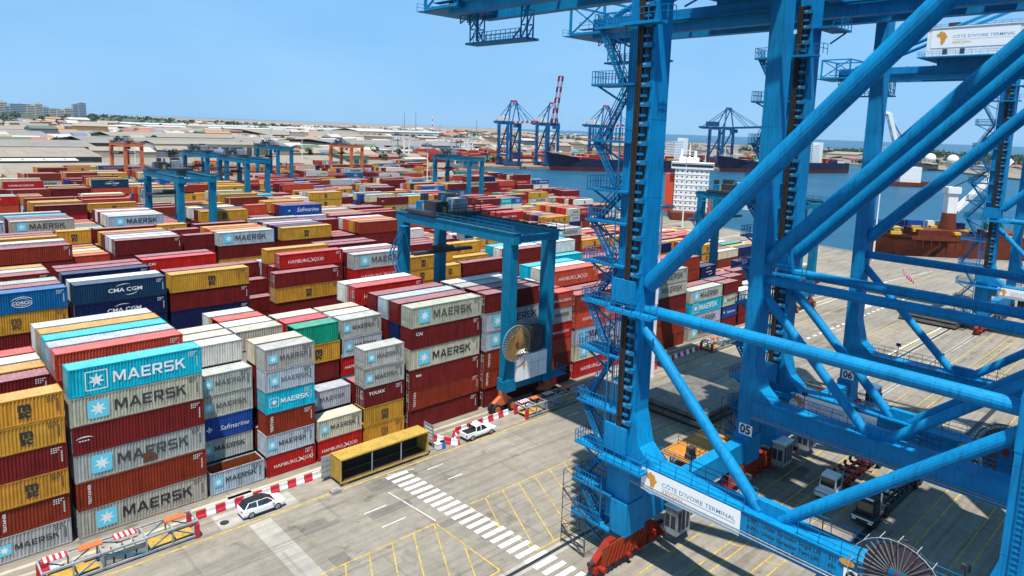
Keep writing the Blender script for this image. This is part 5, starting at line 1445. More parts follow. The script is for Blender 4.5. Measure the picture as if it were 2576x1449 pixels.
def hatch(label, loc, n=2, L=14, W=12):
    root = thing('hatch_cover_stack', label, 'hatch cover', loc, 0)
    for k in range(n):
        z = .25 + k * 1.05
        p = MB().box(0, 0, z + .18, L, W, z + .8); p.box(.2, .2, z + .8, L - .2, W - .2, z + .84)
        for q in range(8): p.box(.3 + q * L / 8, -.06, z + .05, .55 + q * L / 8, W + .06, z + .75)
        p.build('hatch_cover', M['hatch'], root)
        s_ = MB()
        for q in (.5, L - 1.1):
            for w in (.5, W - 1.1): s_.box(q, w, z - .25, q + .6, w + .6, z + .19)
        s_.build('timber_block', M['wood'], root)
    return root
hatch('stack of dark ship hatch covers on the apron behind the nearest crane leg', (71.0, -25.4, .03), 2, 13.5, 11)
hatch('dark hatch covers lying before the farther crane', (163.5, -33.0, .03), 2, 9, 12)
# ---- light masts
def mast(label, x, y, h, striped=False):
    root = thing('light_mast', label, 'light mast', (x, y, 0), 0, 'tall light masts')
    if striped:
        for k in range(8): MB().tube((0, 0, h * k / 8), (0, 0, h * (k + 1) / 8), .34 - .03 * k, 10, .34 - .03 * (k + 1)).build('mast_section', M['red'] if k % 2 else M['plwhite'], root)
    else: MB().tube((0, 0, 0), (0, 0, h), .36, 10, .14).build('pole', M['plwhite'], root)
    hd = MB().tube((0, 0, h - .3), (0, 0, h), 1.3, 12)
    for k in range(8):
        a = 2 * pi * k / 8; hd.cbox(1.5 * cos(a), 1.5 * sin(a), h - .2, .6, .6, .5)
    hd.build('lamp_ring', M['grey'], root)
    return root
for lab, x, y, h in (('white light mast rising behind the large gantry', 186, 203, 33), ('white light mast in front of the white ship house', 247, 96, 33), ('pale light mast right of the near crane leg', 83.5, -7.9, 30),
                  ('light mast at the water edge behind the middle crane', 243, 14, 33), ('thin light mast before the warehouses at far left', 148, 560, 33), ('thin light mast left of the far blue gantry', 250, 470, 33), ('thin light mast in the middle of the far yard', 300, 515, 33), ('thin light mast between the orange gantries', 285, 610, 33)):
    mast(lab, x, y, h)

# ------------------------------------------------------------------ ships
def hull(L, Bm, deck, bow_up, boot, low=-3.5, n=16):
    """hull along +x with the bow at x = 0; material 0 topsides, 1 boot-top"""
    mb = MB(); secs = []
    for i in range(n + 1):
        f = i / n; x = L * f
        w = Bm / 2 * min(1, (f / .20) ** .6 if f < .20 else 1) * (1 if f < .9 else 1 - (f - .9) * 2.2)
        w = max(w, .25); zd = deck + bow_up * max(0, 1 - f / .28) ** 1.5
        rake = max(0, .12 - f) * L * .35
        secs.append([(x + rake * 1.0, w * .55 if f < .15 else w * .9, low), (x + rake * .5, w * .72 if f < .15 else w, boot), (x, w, zd), (x, w - .25, zd - .0)])
    for a, b in zip(secs, secs[1:]):
        for j in range(2):
            mb.m = 1 if j == 0 else 0
            for s_ in (1, -1):
                q = [(a[j][0], s_ * a[j][1], a[j][2]), (b[j][0], s_ * b[j][1], b[j][2]), (b[j + 1][0], s_ * b[j + 1][1], b[j + 1][2]), (a[j + 1][0], s_ * a[j + 1][1], a[j + 1][2])]
                mb.poly(q if s_ < 0 else q[::-1])
        mb.m = 0
        mb.poly([(a[2][0], -a[2][1], a[2][2] - 1.0), (b[2][0], -b[2][1], b[2][2] - 1.0), (b[2][0], b[2][1], b[2][2] - 1.0), (a[2][0], a[2][1], a[2][2] - 1.0)])
    e = secs[-1]; mb.poly([(e[0][0], -e[0][1], low), (e[0][0], e[0][1], low), (e[2][0], e[2][1], e[2][2]), (e[2][0], -e[2][1], e[2][2])])
    e = secs[0]; mb.poly([(e[0][0], e[0][1], low), (e[0][0], -e[0][1], low), (e[2][0], -e[2][1], e[2][2]), (e[2][0], e[2][1], e[2][2])])
    return mb
M['hullblue'] = worn('dark_blue_hull_paint', (.010, .014, .045), dark=.7, scale=.1, rough=.45)
M['boot'] = worn('antifouling_red', (.20, .035, .03), dark=.6, scale=.15)
M['hullbrown'] = worn('rusty_brown_hull', (.155, .035, .016), dark=.6, scale=.2, rust=(.09, .03, .02), rust_amt=.05)
def house_block(root, x, y, w, d, z0, nfl, fh=2.7, win=True, name='deckhouse'):
    """stepped white accommodation block with rows of windows on the -x and -y sides"""
    b = MB().box(x, y, z0, x + d, y + w, z0 + nfl * fh)
    for k in range(1, nfl + 1): b.box(x - .18, y - .18, z0 + k * fh - .12, x + d + .18, y + w + .18, z0 + k * fh + .02)
    h = b.build(name, M['white'], root)
    if win:
        m = MB(); nw = max(2, int(w / 2.4)); nd = max(2, int(d / 2.4))
        for k in range(nfl):
            for i in range(nw): m.box(x - .05, y + w * (i + .35) / nw, z0 + k * fh + 1.1, x - .01, y + w * (i + .35) / nw + .7, z0 + k * fh + 1.8)
            for i in range(nw): m.box(x + d + .01, y + w * (i + .35) / nw, z0 + k * fh + 1.1, x + d + .05, y + w * (i + .35) / nw + .7, z0 + k * fh + 1.8)
            for i in range(nd): m.box(x + d * (i + .35) / nd, y - .05, z0 + k * fh + 1.1, x + d * (i + .35) / nd + .7, y - .01, z0 + k * fh + 1.8)
        m.build('window', M['glass'], h)['kind'] = 'stuff'
    return h
def place(root, p, heading): root.location = p; root.rotation_euler = (0, 0, heading)

# red-funnelled ship with the tall white house, moored beyond the yard
s1 = thing('cargo_ship', 'moored ship with tall white accommodation house and orange red funnel', 'ship')
hull(150, 22, 6.5, 3.5, .6).build('hull', [M['hullbrown'], M['boot']], s1)
hb = house_block(s1, 118, -8.5, 17, 13, 5.4, 8)
house_block(s1, 121, -10.5, 21, 10.5, 5.4 + 8 * 2.7, 1, 3.2, False, 'bridge')
bw = MB().box(131.5, -10.3, 28.1, 131.58, 10.3, 29.4); bw.box(122, -10.58, 28.1, 131, -10.5, 29.4)
for k in range(10): bw.box(131.56, -10.0 + k * 2.05, 28.0, 131.60, -9.9 + k * 2.05, 29.5)
bw.build('bridge_window', M['glass'], s1)
tp = MB().box(119, -7, 30.2, 125, 3, 32.6); tp.tube((121, -2, 32.6), (121, -2, 40), .5, 8, .2); tp.bar((121, -5.5, 36), (121, 1.5, 36), .25); tp.tube((123, -6, 32.6), (123, -6, 37), .9, 10, .6); tp.tube((123, 1, 32.6), (123, 1, 36), .9, 10, .6); tp.tube((118, 6, 30.2), (118, 6, 34.5), .15, 6); tp.tube((118, -10, 30.2), (118, -10, 34), .15, 6)
tp.build('radar_mast', M['white'], s1)
MB().box(122, -13.2, 4.0, 129, -8.6, 24).build('funnel', mat('funnel_red', (.55, .06, .02), .5), s1)
place(s1, (403.5, 191.5, -2.6), atan2(-.53, -.85))
# brown ship with the white deck crane at the corner of the quay
s2 = thing('cargo_ship', 'rust brown ship with one white deck crane moored at the quay corner', 'ship')
hull(150, 20, 9.0, 1.2, .5).build('hull', [M['hullbrown'], M['hullbrown']], s2)
MB().tube((31.5, 0, 8), (31.5, 0, 18.0), 3.4, 14, 2.4).build('crane_pedestal', M['hullbrown'], s2)
cr = MB().box(29.7, -1.8, 18, 33.3, 1.8, 26.5); cr.box(29.1, -2.3, 25.6, 33.9, 2.3, 28.0); cr.build('crane_tower', M['white'], s2)
jb = MB()
for y in (-1.1, 1.1): jb.bar((33.5, y, 19), (51.5, y, 39), 1.0, 1.4)
for k in range(8): jb.bar((33.5 + k * 2.5, -1.1, 19 + k * 2.8), (33.5 + k * 2.5, 1.1, 19 + k * 2.8), .5)
jb.build('crane_jib', M['white'], s2)
rp = MB()
for y in (-.6, 0, .6): rp.bar((32, y, 28), (51.5, y, 39), .14)
rp.build('jib_rope', M['dark'], s2)
bl = MB(); bl.box(14, 9.55, 8.2, 140, 9.75, 9.9); bl.box(14, -9.9, 8.2, 140, -9.7, 9.9)
for k in range(42): bl.box(15 + k * 3, -10.02, 5.2, 15.25 + k * 3, -9.6, 9.95)
bl.build('bulwark', M['hullbrown'], s2)
hc = MB()
for k in range(4): hc.box(16 + k * 30 if k else 18, -6, 9.2, 36 + k * 30, 6, 11.6)
hc.build('hatch_coaming', M['hullbrown'], s2)
dg_ = MB(); rq = random.Random(5)
for k in range(40): dg_.cbox(8 + rq.random() * 120, -8 + rq.random() * 14, 10 + rq.random() * 2, 1 + rq.random() * 3, .6 + rq.random() * 2, .4 + rq.random())
dg_.build('deck_gear', M['yellow'], s2)['kind'] = 'stuff'
house_block(s2, 112, -8, 16, 12, 9, 5)
place(s2, (268, 27.5, -2.6), atan2(-.736, .677))
rq = random.Random(3)
for i, (u, v, c) in enumerate(((12, 4, 'blue'), (18.5, 4, 'navy'), (34, 5, 'white'), (56, 4, 'green'), (40, 1, 'navy'), (26, 4.5, 'royal'))):
    d = Vector((.677, -.736, 0)); nn = Vector((.736, .677, 0)); p = Vector((263, 33, 0)) + d * u + nn * v
    o = MB().box(0, 0, 0, 6.06, CW, SD).build('cargo_container', M['paint']); o.color = (*PAL[c], 1)
    o.location = (p.x, p.y, 8.8); o.rotation_euler = (0, 0, atan2(-.736, .677)); tag(o, '%s container standing on the deck of the rust brown ship' % (CNAME[c] if c != 'navy' else 'navy blue' if i == 1 else 'dark navy'), 'shipping container', 'containers on the brown ship')
def cargo(name, label, origin, heading, spans, base, rows, tiers, seed, Lc=12.4):
    """container load as one mass: rows x tiers of boxes in the bays given"""
    mb = MB(); cols = []; r = random.Random(seed); M4 = Matrix.Translation(origin) @ Matrix.Rotation(heading, 4, 'Z')
    for x in spans:
        h = r.randint(max(1, tiers - 2), tiers)
        for j in range(rows):
            hh = max(1, h - (r.random() < .3))
            for t in range(hh):
                y0 = (j - rows / 2) * 2.55; z0 = base + t * 2.62; c = tint(PAL[CODE[r.choice(FREQ + 'oohheerr')][0]], r, .15)
                n0 = len(mb.f); k = MB().box(x, y0, z0, x + Lc - .3, y0 + 2.44, z0 + 2.56, 'b'); mb.add(k, M4); cols += [c] * (len(mb.f) - n0)
    me = mb.mesh(name, M['attr']); ca_ = me.color_attributes.new('paint', 'FLOAT_COLOR', 'CORNER'); fl = []
    for p, c in zip(me.polygons, cols): fl += [*c, 1.0] * p.loop_total
    ca_.data.foreach_set('color', fl)
    return link(name, me, kind='stuff', label=label)
# big dark blue container ships across the basin
HD = atan2(-.323, .946)
def box_ship(label, org, L, seed, house_x, tiers=3):
    s = thing('container_ship', label, 'ship')
    hull(L, 33, 13.5, 7, 4.6).build('hull', [M['hullblue'], M['boot']], s)
    house_block(s, house_x, -9, 18, 12, 12.5, 8, 2.9)
    MB().box(house_x + 14, -5, 12, house_x + 22, 5, 40).build('funnel', M['white'], s)
    MB().tube((12, 0, 19), (12, 0, 34), .5, 8, .25).build('fore_mast', M['white'], s)
    fd = MB().box(5, -6, 19, 20, 6, 20.2)
    for k in range(8): fd.cbox(7 + k * 2.2, -4 + (k % 3) * 4, 20.6, 1.4, 1.4, 1.4)
    fd.build('fore_deck_gear', M['concrete'], s)
    place(s, (*org, -2.6), HD)
    sp = [x for x in range(34, int(L) - 20, 13) if not (house_x - 13 < x < house_x + 24)]
    cargo('deck_cargo', 'container load standing on the deck of a dark blue ship', Vector((*org, -2.6)), HD, sp, 13.2, 12, tiers, seed)
    return s
box_ship('dark blue container ship with red boot-top, bow towards the far terminal', (529, 463), 205, 21, 165)
box_ship('dark container ship lying right of the white ship house across the basin', (752, 386), 215, 22, 150, 3)
# white-jibbed floating crane seen behind the middle crane
fc = thing('floating_crane', 'white jib of a floating crane rising behind the middle crane leg', 'floating crane')
hull(46, 18, 3.2, 0, .5).build('hull', [M['hullbrown'], M['boot']], fc)
MB().box(20, -5, 2.4, 34, 5, 14).build('crane_house', M['white'], fc)
j = MB()
for y in (-2.2, 2.2): j.bar((22, y, 13), (9, y, 52), 2.2, 2.6)
for k in range(7): j.bar((22 - k * 2, -2.2, 13 + k * 6), (22 - k * 2, 2.2, 13 + k * 6), .8)
j.bar((9, 0, 52), (-3, 0, 55), 3.2, 2.0); j.build('jib', M['white'], fc)
rp = MB()
for y in (-1, 1): rp.bar((33, y, 14), (9.5, y, 51), .35); rp.bar((29, y, 14), (11, y, 46), .3)
rp.bar((-2, 0, 54), (-2, 0, 40), .3); rp.build('jib_rope', M['dark'], fc)
place(fc, (738, 200, -2.6), atan2(.75, -.66) + pi * 0.97); fc.scale = (1.4, 1.4, 1.4)

# ------------------------------------------------------------------ distant quay cranes across the basin
NRM = Vector((.32, .947, 0)); DIR = Vector((.947, -.32, 0))
def far_crane(label, s, boom, k=.82, red=True, steel='farblue'):
    root = thing('distant_quay_crane', label, 'quay crane', (0, 0, 0), 0, 'quay cranes across the basin'); B = M[steel]
    # local x along the quay, y inland
    for x in (-9, 9):
        for y in (-15, 15): MB().box(x - 1.5, y - 1.5, 2, x + 1.5, y + 1.5, 60).build('leg', B, root)
        MB().box(x - 1.1, -14, 13, x + 1.1, 14, 16).build('portal_beam', B, root)
        MB().tube((x, 14, 17), (x, -14, 56), 1.0, 8).build('upper_brace', B, root); MB().tube((x, 14, 32), (x, -14, 32), .8, 8).build('horizontal_brace', B, root); MB().tube((x, -14, 17), (x, 0, 31), .6, 8).build('diagonal_brace', B, root)
    for y in (-15, 15):
        MB().box(-13, y - 1.0, 2.2, 13, y + 1.0, 5).build('sill_beam', B, root); MB().box(-9, y - 1, 56, 9, y + 1, 60).build('cross_beam', B, root)
        MB().box(-13, y - .6, 0, 13, y + .6, 2.2).build('bogie', M['redsteel'], root)
    MB().box(-3.4, -17, 57, -1.6, 44, 60.5).build('main_girder', B, root); MB().box(1.6, -17, 57, 3.4, 44, 60.5).build('main_girder', B, root)
    MB().box(-4.5, 36, 58, 4.5, 48, 61).build('rear_truss', B, root)
    MB().box(-5, 12, 61, 5, 31, 68).build('machinery_house', M['white'] if red else B, root)
    a = MB()
    for x in (-4, 4): a.bar((x * 2, -15, 60), (x, -12, 87), 1.3); a.bar((x * 1.6, 6, 60), (x, -12, 87), 1.0)
    a.build('apex_frame', B, root)
    st_ = MB()
    for q in range(9): st_.box(-13, 14 - (q % 2) * 2, 6 + q * 6, -10.5, 17, 6.4 + q * 6); st_.bar((-12, 15, 6 + q * 6), (-10.8, 17, 12 + q * 6), .5)
    st_.build('stair_tower', B, root); MB().box(-4, -30, 52, 4, -22, 57).build('trolley', B, root)
    MB().box(-4.5, -13.5, 86, 4.5, -10.5, 88.4).build('apex_head', M['red'] if red else B, root)
    st = MB()
    for x in (-3, 3): st.tube((x, -12, 87), (x, 40, 61), .5, 6)
    st.build('back_stay', B, root)
    bm_, n = MB(), 9
    d = Vector((0, -cos(boom), sin(boom))); p0 = Vector((0, -17, 59))
    for i in range(n):
        seg = MB()
        for x in (-2.8, 2.8): seg.bar(p0 + d * (66 * i / n) + Vector((x, 0, 0)), p0 + d * (66 * (i + 1) / n) + Vector((x, 0, 0)), 1.4, 2.6, (1, 0, 0) if boom > .5 else (0, 0, 1))
        seg.bar(p0 + d * (66 * (i + 1) / n) + Vector((-2.8, 0, 0)), p0 + d * (66 * (i + 1) / n) + Vector((2.8, 0, 0)), 1.2)
        seg.build('boom_section', (M['red'] if (i % 2 == 0) else M['plwhite']) if red else B, root)
    if boom < .5:
        fs = MB()
        for x in (-3, 3): fs.tube((x, -12, 87), (x, -55, 60), .45, 6); fs.tube((x, -12, 87), (x, -78, 60), .4, 6)
        fs.build('fore_stay', B, root)
    c = Vector((535, 482, 0)) + DIR * s + NRM * 19
    place(root, c, atan2(-.32, .947)); root.scale = (k, k, k)
    return root
far_crane('distant blue quay crane left of the raised red and white boom', -27, .02)
far_crane('distant quay crane with its red and white boom raised high', 21, radians(75))
far_crane('distant blue quay crane beyond the bow of the dark blue ship', 92, .02)
far_crane('dark blue distant quay crane seen between the crane legs', 275, .03, .88, False, 'farblue')
wg = make_gantry(M['white'], 'white gantry among the distant red stacks', False); wg.location = (560, 640, 0)
wg2 = copy_tree(wg); wg2.location = (606, 690, 0); wg2['label'] = 'white gantry behind the distant red stacks, right one'
wg3 = copy_tree(wg); wg3.location = (500, 690, 0); wg3['label'] = 'white gantry left of the distant red stacks'
for i in range(6):
    cargo('distant_yard', 'distant container stacks behind the far quay', Vector((500, 560, 0)) + NRM * (10 + i * 32) + DIR * (-60 + i * 8), atan2(-.32, .947), [x for x in range(0, 420, 13)], .0, 6, 5 if i < 4 else 4, 60 + i)

# ------------------------------------------------------------------ warehouses, tanks, town
M['roof_beige'] = worn('weathered_sheet_roof', (.30, .245, .175), dark=.75, scale=.08, amt=.3, streak=False)
M['roof_grey'] = worn('grey_sheet_roof', (.25, .22, .18), dark=.7, scale=.08, amt=.3, streak=False)
M['roof_white'] = worn('white_sheet_roof', (.50, .48, .44), dark=.85, scale=.05, amt=.2, streak=False)
M['wall_cream'] = worn('cream_render', (.52, .48, .40), dark=.75, scale=.2)
M['wall_dark'] = worn('shaded_opening', (.09, .085, .08), dark=.6)
M['wall_green'] = worn('pale_green_cladding', (.30, .38, .22), dark=.7, scale=.2)
M['roof_red'] = worn('red_tile_roof', (.36, .13, .09), dark=.7, scale=.1)
M['glassblue'] = mat('hazed_blue_grey_facade', (.26, .33, .40), .5)  # facade colour lightened to paint in the distance haze
def shed(label, x0, y0, x1, y1, eave, ridge, roof, wall='wall_cream', bays=0, axis='x', ang=0, name='warehouse'):
    cx, cy = (x0 + x1) / 2, (y0 + y1) / 2; w, d = (x1 - x0) / 2, (y1 - y0) / 2
    root = thing(name, label, 'warehouse', (cx, cy, 0), ang)
    MB().box(-w, -d, 0, w, d, eave).build('wall', M[wall], root)
    r = MB(); o = .8
    if axis == 'x': pr = [(-d - o, eave + .05), (0, ridge), (d + o, eave + .05), (d + o, eave - .25), (0, ridge - .35), (-d - o, eave - .25)]; r.prism(pr[::-1], 'x', -w - o, w + o)
    else: pr = [(-w - o, eave + .05), (0, ridge), (w + o, eave + .05), (w + o, eave - .25), (0, ridge - .35), (-w - o, eave - .25)]; r.prism(pr, 'y', -d - o, d + o)
    r.build('roof', M[roof], root)
    if axis == 'x' and bays:
        n = bays
        for i in range(n):
            xa = -w + 2 * w * (i + .18) / n; MB().box(xa, -d - .08, .3, xa + 2 * w / n * .6, -d - .02, eave * .72).build('door', M['wall_dark'], root)
    if axis == 'x' and w > 30:
        sk = MB(); n = int(w / 12); sl = sqrt(d * d + (ridge - eave) ** 2)
        for i in range(n * 2):
            xa = -w + 2 * w * (i + .4) / (2 * n)
            f0, f1 = .25, .7
            sk.poly([(xa, -d + d * f0, eave + (ridge - eave) * f0 + .09), (xa + 1.6, -d + d * f0, eave + (ridge - eave) * f0 + .09), (xa + 1.6, -d + d * f1, eave + (ridge - eave) * f1 + .09), (xa, -d + d * f1, eave + (ridge - eave) * f1 + .09)])
        sk.build('roof_light', M['roof_grey'], root)['kind'] = 'stuff'
    return root
SHEDS = [
    ('long beige roofed warehouse directly behind the left stacks', -150, 378, 100, 470, 7.5, 11.5, 'roof_beige', 'wall_cream', 10, 'x'),
    ('narrow white roofed shed behind the long beige warehouse', -150, 500, 96, 524, 8.5, 9.6, 'roof_white', 'wall_dark', 0, 'x'),
    ('grey brown warehouse, second roof back at far left', -160, 560, 124, 690, 8, 12.5, 'roof_beige', 'wall_dark', 10, 'x'),
    ('grey brown warehouse, third roof back at far left', -160, 748, 160, 880, 8, 12.5, 'roof_grey', 'wall_dark', 10, 'x'),
    ('long grey roofed hall behind the orange gantry', 172, 838, 420, 1010, 9, 13.5, 'roof_grey', 'wall_dark', 12, 'x'),
    ('pale fronted hall with barred openings right of the orange gantry', 214, 742, 330, 800, 12, 14.5, 'roof_beige', 'wall_cream', 12, 'x'),
    ('beige hall with stained roof in the middle of the yard edge', 212, 436, 282, 545, 7, 12.5, 'roof_beige', 'wall_cream', 5, 'x'),
    ('green clad block beside the stained beige hall', 292, 476, 316, 520, 13, 13.6, 'roof_grey', 'wall_green', 3, 'x'),
    ('long pale roofed warehouse behind the white gantries', 500, 850, 760, 1080, 9, 14, 'roof_grey', 'wall_dark', 10, 'x'),
    ('brown roofed warehouse in the middle distance', 620, 1400, 930, 1700, 10, 18, 'roof_beige', 'wall_dark', 10, 'x'),
    ('white hall with flat roof on the far plain', 1010, 1500, 1180, 1640, 22, 25, 'roof_white', 'wall_cream', 8, 'x'),
    ('white and grey factory hall at mid horizon', 880, 1470, 985, 1600, 22, 28, 'roof_white', 'wall_cream', 6, 'x'),
    ('low white roofed depot at left horizon', 600, 2400, 1500, 2800, 14, 17, 'roof_white', 'wall_cream', 0, 'x'),
    ('long white roofed depot before the left treeline', 560, 2050, 1000, 2260, 12, 15, 'roof_white', 'wall_cream', 0, 'x'),
    ('pinkish roofed sheds in the left distance', 430, 1650, 800, 1900, 10, 13, 'roof_beige', 'wall_cream', 0, 'x'),
    ('tan roofed depot at far left behind the coloured stacks', -40, 1420, 240, 1560, 10, 14, 'roof_beige', 'wall_dark', 0, 'x'),
    ('grey roofed store left of the long hall', -80, 1130, 180, 1250, 9, 13, 'roof_grey', 'wall_dark', 8, 'x'),
    ('tan roofed store behind the long grey hall', 260, 1120, 480, 1260, 9, 14, 'roof_beige', 'wall_dark', 8, 'x'),
    ('yellow walled warehouse on the right shore', 1400, 470, 1500, 530, 14, 18, 'roof_beige', 'wall_cream', 8, 'y'),
    ('white apartment like block on the right shore', 1660, 500, 1720, 540, 26, 27, 'roof_white', 'wall_cream', 6, 'x'),
    ('red roofed houses by the right shore', 1300, 440, 1345, 480, 8, 12, 'roof_red', 'wall_cream', 3, 'x'),
    ('second red roofed house by the right shore', 1500, 400, 1560, 450, 9, 13, 'roof_red', 'wall_cream', 3, 'x'),
    ('grey shed before the white spherical tanks', 1230, 285, 1262, 320, 8, 11, 'roof_grey', 'wall_dark', 3, 'x'),
    ('white shed at the water right of the tanks', 1215, 205, 1245, 235, 9, 11, 'roof_white', 'wall_cream', 3, 'x'),
    ('brown shed on the right shore near the frame edge', 1255, 170, 1300, 200, 9, 13, 'roof_red', 'wall_cream', 3, 'x')]
for a in SHEDS: shed(*a)
# two white spherical tanks
for i, (x, y) in enumerate(((1440, 350), (1400, 302))):
    t = thing('spherical_tank', 'white spherical gas tank on the right shore, %s of two' % ('left' if i == 0 else 'right'), 'tank', (x, y, 0), 0, 'white spherical tanks')
    MB().sphere((0, 0, 13), 9.5, 20, 12).build('tank_shell', M['white'], t, smooth=True)
    lg = MB()
    for k in range(8): a = 2 * pi * k / 8; lg.tube((9 * cos(a), 9 * sin(a), 0), (9 * cos(a), 9 * sin(a), 12), .5, 6)
    lg.build('tank_leg', M['grey'], t)
# skyline blocks on the left horizon
rq = random.Random(9)
SK = [(394, 3400, 34, 76, 'wall_cream'), (420, 3398, 40, 62, 'glassblue'), (452, 3392, 70, 70, 'glassblue'), (492, 3388, 40, 66, 'wall_cream'), (513, 3384, 26, 74, 'wall_cream'), (537, 3380, 24, 62, 'glassblue'), (566, 3376, 40, 56, 'wall_cream'), (592, 3372, 42, 52, 'roof_white'), (616, 3366, 36, 60, 'wall_cream'), (640, 3362, 26, 78, 'glassblue'), (660, 3355, 28, 84, 'glassblue')]
for i, (x, y, w, h, m_) in enumerate(SK):
    t = thing('tower_block', 'hazy high block on the left skyline, %s from the left' % NTH[i], 'tower block', (x, y, 0), .1)
    MB().box(-w / 2, -9, 0, w / 2, 9, h).build('wall', M[m_], t)
    wn = MB()
    for k in range(int(h / 7)):
        wn.box(-w / 2 + 1.5, -9.15, 4 + k * 7, w / 2 - 1.5, -9.02, 6.6 + k * 7)
    wn.build('window_band', M['glass'], t); MB().box(-4, -4, h, 4, 4, h + 5).build('roof_house', M['wall_cream'], t)
# flare stacks and striped mast near the horizon
for i, (x, y, h, st) in enumerate(((1758, 2590, 98, 0), (1800, 2561, 98, 0), (1861, 2518, 84, 1), (2019, 2396, 76, 0), (1890, 2500, 46, 0))):
    t = thing('chimney_stack', 'thin %s stack on the horizon, %s from the left' % ('striped' if st else 'grey', NTH[i]), 'chimney', (x, y, 0), 0, 'stacks on the horizon')
    for k in range(7): MB().tube((0, 0, h * k / 7), (0, 0, h * (k + 1) / 7), 2.4 - k * .15, 8, 2.25 - k * .15).build('stack_section', (M['red'] if k % 2 else M['plwhite']) if st else M['grey'], t)
# low sprawl of the town: too many and too small to tell apart
tb, tcol = MB(), []
rq = random.Random(21)
TP = [(.36, .31, .24), (.44, .39, .33), (.52, .48, .43), (.32, .25, .18), (.25, .20, .16), (.36, .14, .10), (.22, .22, .24), (.46, .42, .38), (.14, .18, .26), (.40, .22, .11), (.12, .15, .09), (.30, .24, .18), (.34, .26, .20)]
def clear(x, y, w=0):
    return not any(a[1] - 20 - w < x < a[3] + 20 + w and a[2] - 20 - w < y < a[4] + 20 + w for a in SHEDS)
cnt = 0
while cnt < 3600:
    d = 700 + 4300 * rq.random() ** 1.15; px = rq.uniform(-60, 1640); t = (px - 1320) / 1741
    v = (fwd.xy.normalized() + Vector((fwd.y, -fwd.x)).normalized() * t).normalized(); p = CAM.xy + v * d
    if p.y < 700 and p.x < 420: continue
    if p.x > 430 and (p - Vector((535, 482))).dot(NRM.xy) < 260: continue
    w, l = rq.uniform(8, 26) * (1 + d / 4000), rq.uniform(8, 40) * (1 + d / 4000)
    if not clear(p.x, p.y, 12): continue
    h = rq.uniform(3.5, 9) if rq.random() < .93 else rq.uniform(10, 20)
    c = rq.choice(TP); n0 = len(tb.f); a = rq.uniform(-.3, .3)
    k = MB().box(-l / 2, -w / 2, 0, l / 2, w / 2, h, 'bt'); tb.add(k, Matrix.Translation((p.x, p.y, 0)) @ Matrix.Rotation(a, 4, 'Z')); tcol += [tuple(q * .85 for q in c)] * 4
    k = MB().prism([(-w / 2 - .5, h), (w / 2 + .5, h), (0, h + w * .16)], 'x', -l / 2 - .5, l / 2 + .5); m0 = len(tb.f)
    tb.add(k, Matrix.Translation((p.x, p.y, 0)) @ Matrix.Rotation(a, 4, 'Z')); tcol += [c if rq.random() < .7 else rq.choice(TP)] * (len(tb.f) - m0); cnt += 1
for _ in range(900):                                   # right shore
    x, y = rq.uniform(1000, 2700), rq.uniform(100, 2000)
    q = project((x, y, 0))
    if not q or q[0] < 1500 or q[0] > 2650 or (Vector((x, y)) - CAM.xy).length < 1290: continue
    if (Vector((x, y)) - Vector((535, 482))).dot(NRM.xy) < 60 and x < 1240: continue
    if not clear(x, y, 8): continue
    w, l, h = rq.uniform(6, 16), rq.uniform(8, 26), rq.uniform(3, 8); c = rq.choice(TP[:9]); m0 = len(tb.f)
    tb.add(MB().box(-l / 2, -w / 2, 0, l / 2, w / 2, h, 'b'), Matrix.Translation((x, y, 0)) @ Matrix.Rotation(rq.uniform(-.5, .5), 4, 'Z')); tcol += [c] * (len(tb.f) - m0)
def attr_obj(name, mb, cols, label):
    me = mb.mesh(name, M['attr']); ca_ = me.color_attributes.new('paint', 'FLOAT_COLOR', 'CORNER'); fl = []
    for p, c in zip(me.polygons, cols): fl += [*c, 1.0] * p.loop_total
    ca_.data.foreach_set('color', fl); return link(name, me, kind='stuff', label=label)
attr_obj('distant_town', tb, tcol, 'low roofs of the town spreading to the horizon')

# ---- trees: leaf clumps spread through an uneven crown on a trunk with limbs
M['leaf'] = worn('tree_foliage', None, dark=.45, scale=.8, amt=.3, attr='paint', rough=.8)
def crown(mb, cols, c, R, H, n, r, size):
    blobs = [(Vector((r.uniform(-.5, .5) * R, r.uniform(-.5, .5) * R, r.uniform(.25, .9) * H)), r.uniform(.35, .6) * R) for _ in range(6)]
    for _ in range(n):
        b, br = r.choice(blobs); v = Vector((r.gauss(0, 1), r.gauss(0, 1), r.gauss(0, .8))).normalized() * br * r.uniform(.6, 1)
        p = c + b + v; a = Vector((r.gauss(0, 1), r.gauss(0, 1), r.gauss(0, 1))).normalized() * size; u = a.cross(Vector((r.gauss(0, 1), r.gauss(0, 1), 1))).normalized() * size * .8
        mb.poly([p - a - u, p + a - u, p + a + u, p - a + u]); g = r.uniform(.6, 1.2); cols.append((.045 * g, .085 * g, .03 * g))
rq = random.Random(31)
TREES = [(330, 800, 13), (338, 812, 11), (322, 806, 10), (420, 700, 10), (428, 706, 9), (150, 905, 12), (215, 690, 9), (520, 1080, 12), (700, 1250, 13), (190, 1020, 11), (1245, 395, 12), (1240, 402, 9), (1330, 400, 10), (300, 1060, 12), (470, 780, 9), (560, 1200, 13), (365, 690, 10), (240, 905, 11)]
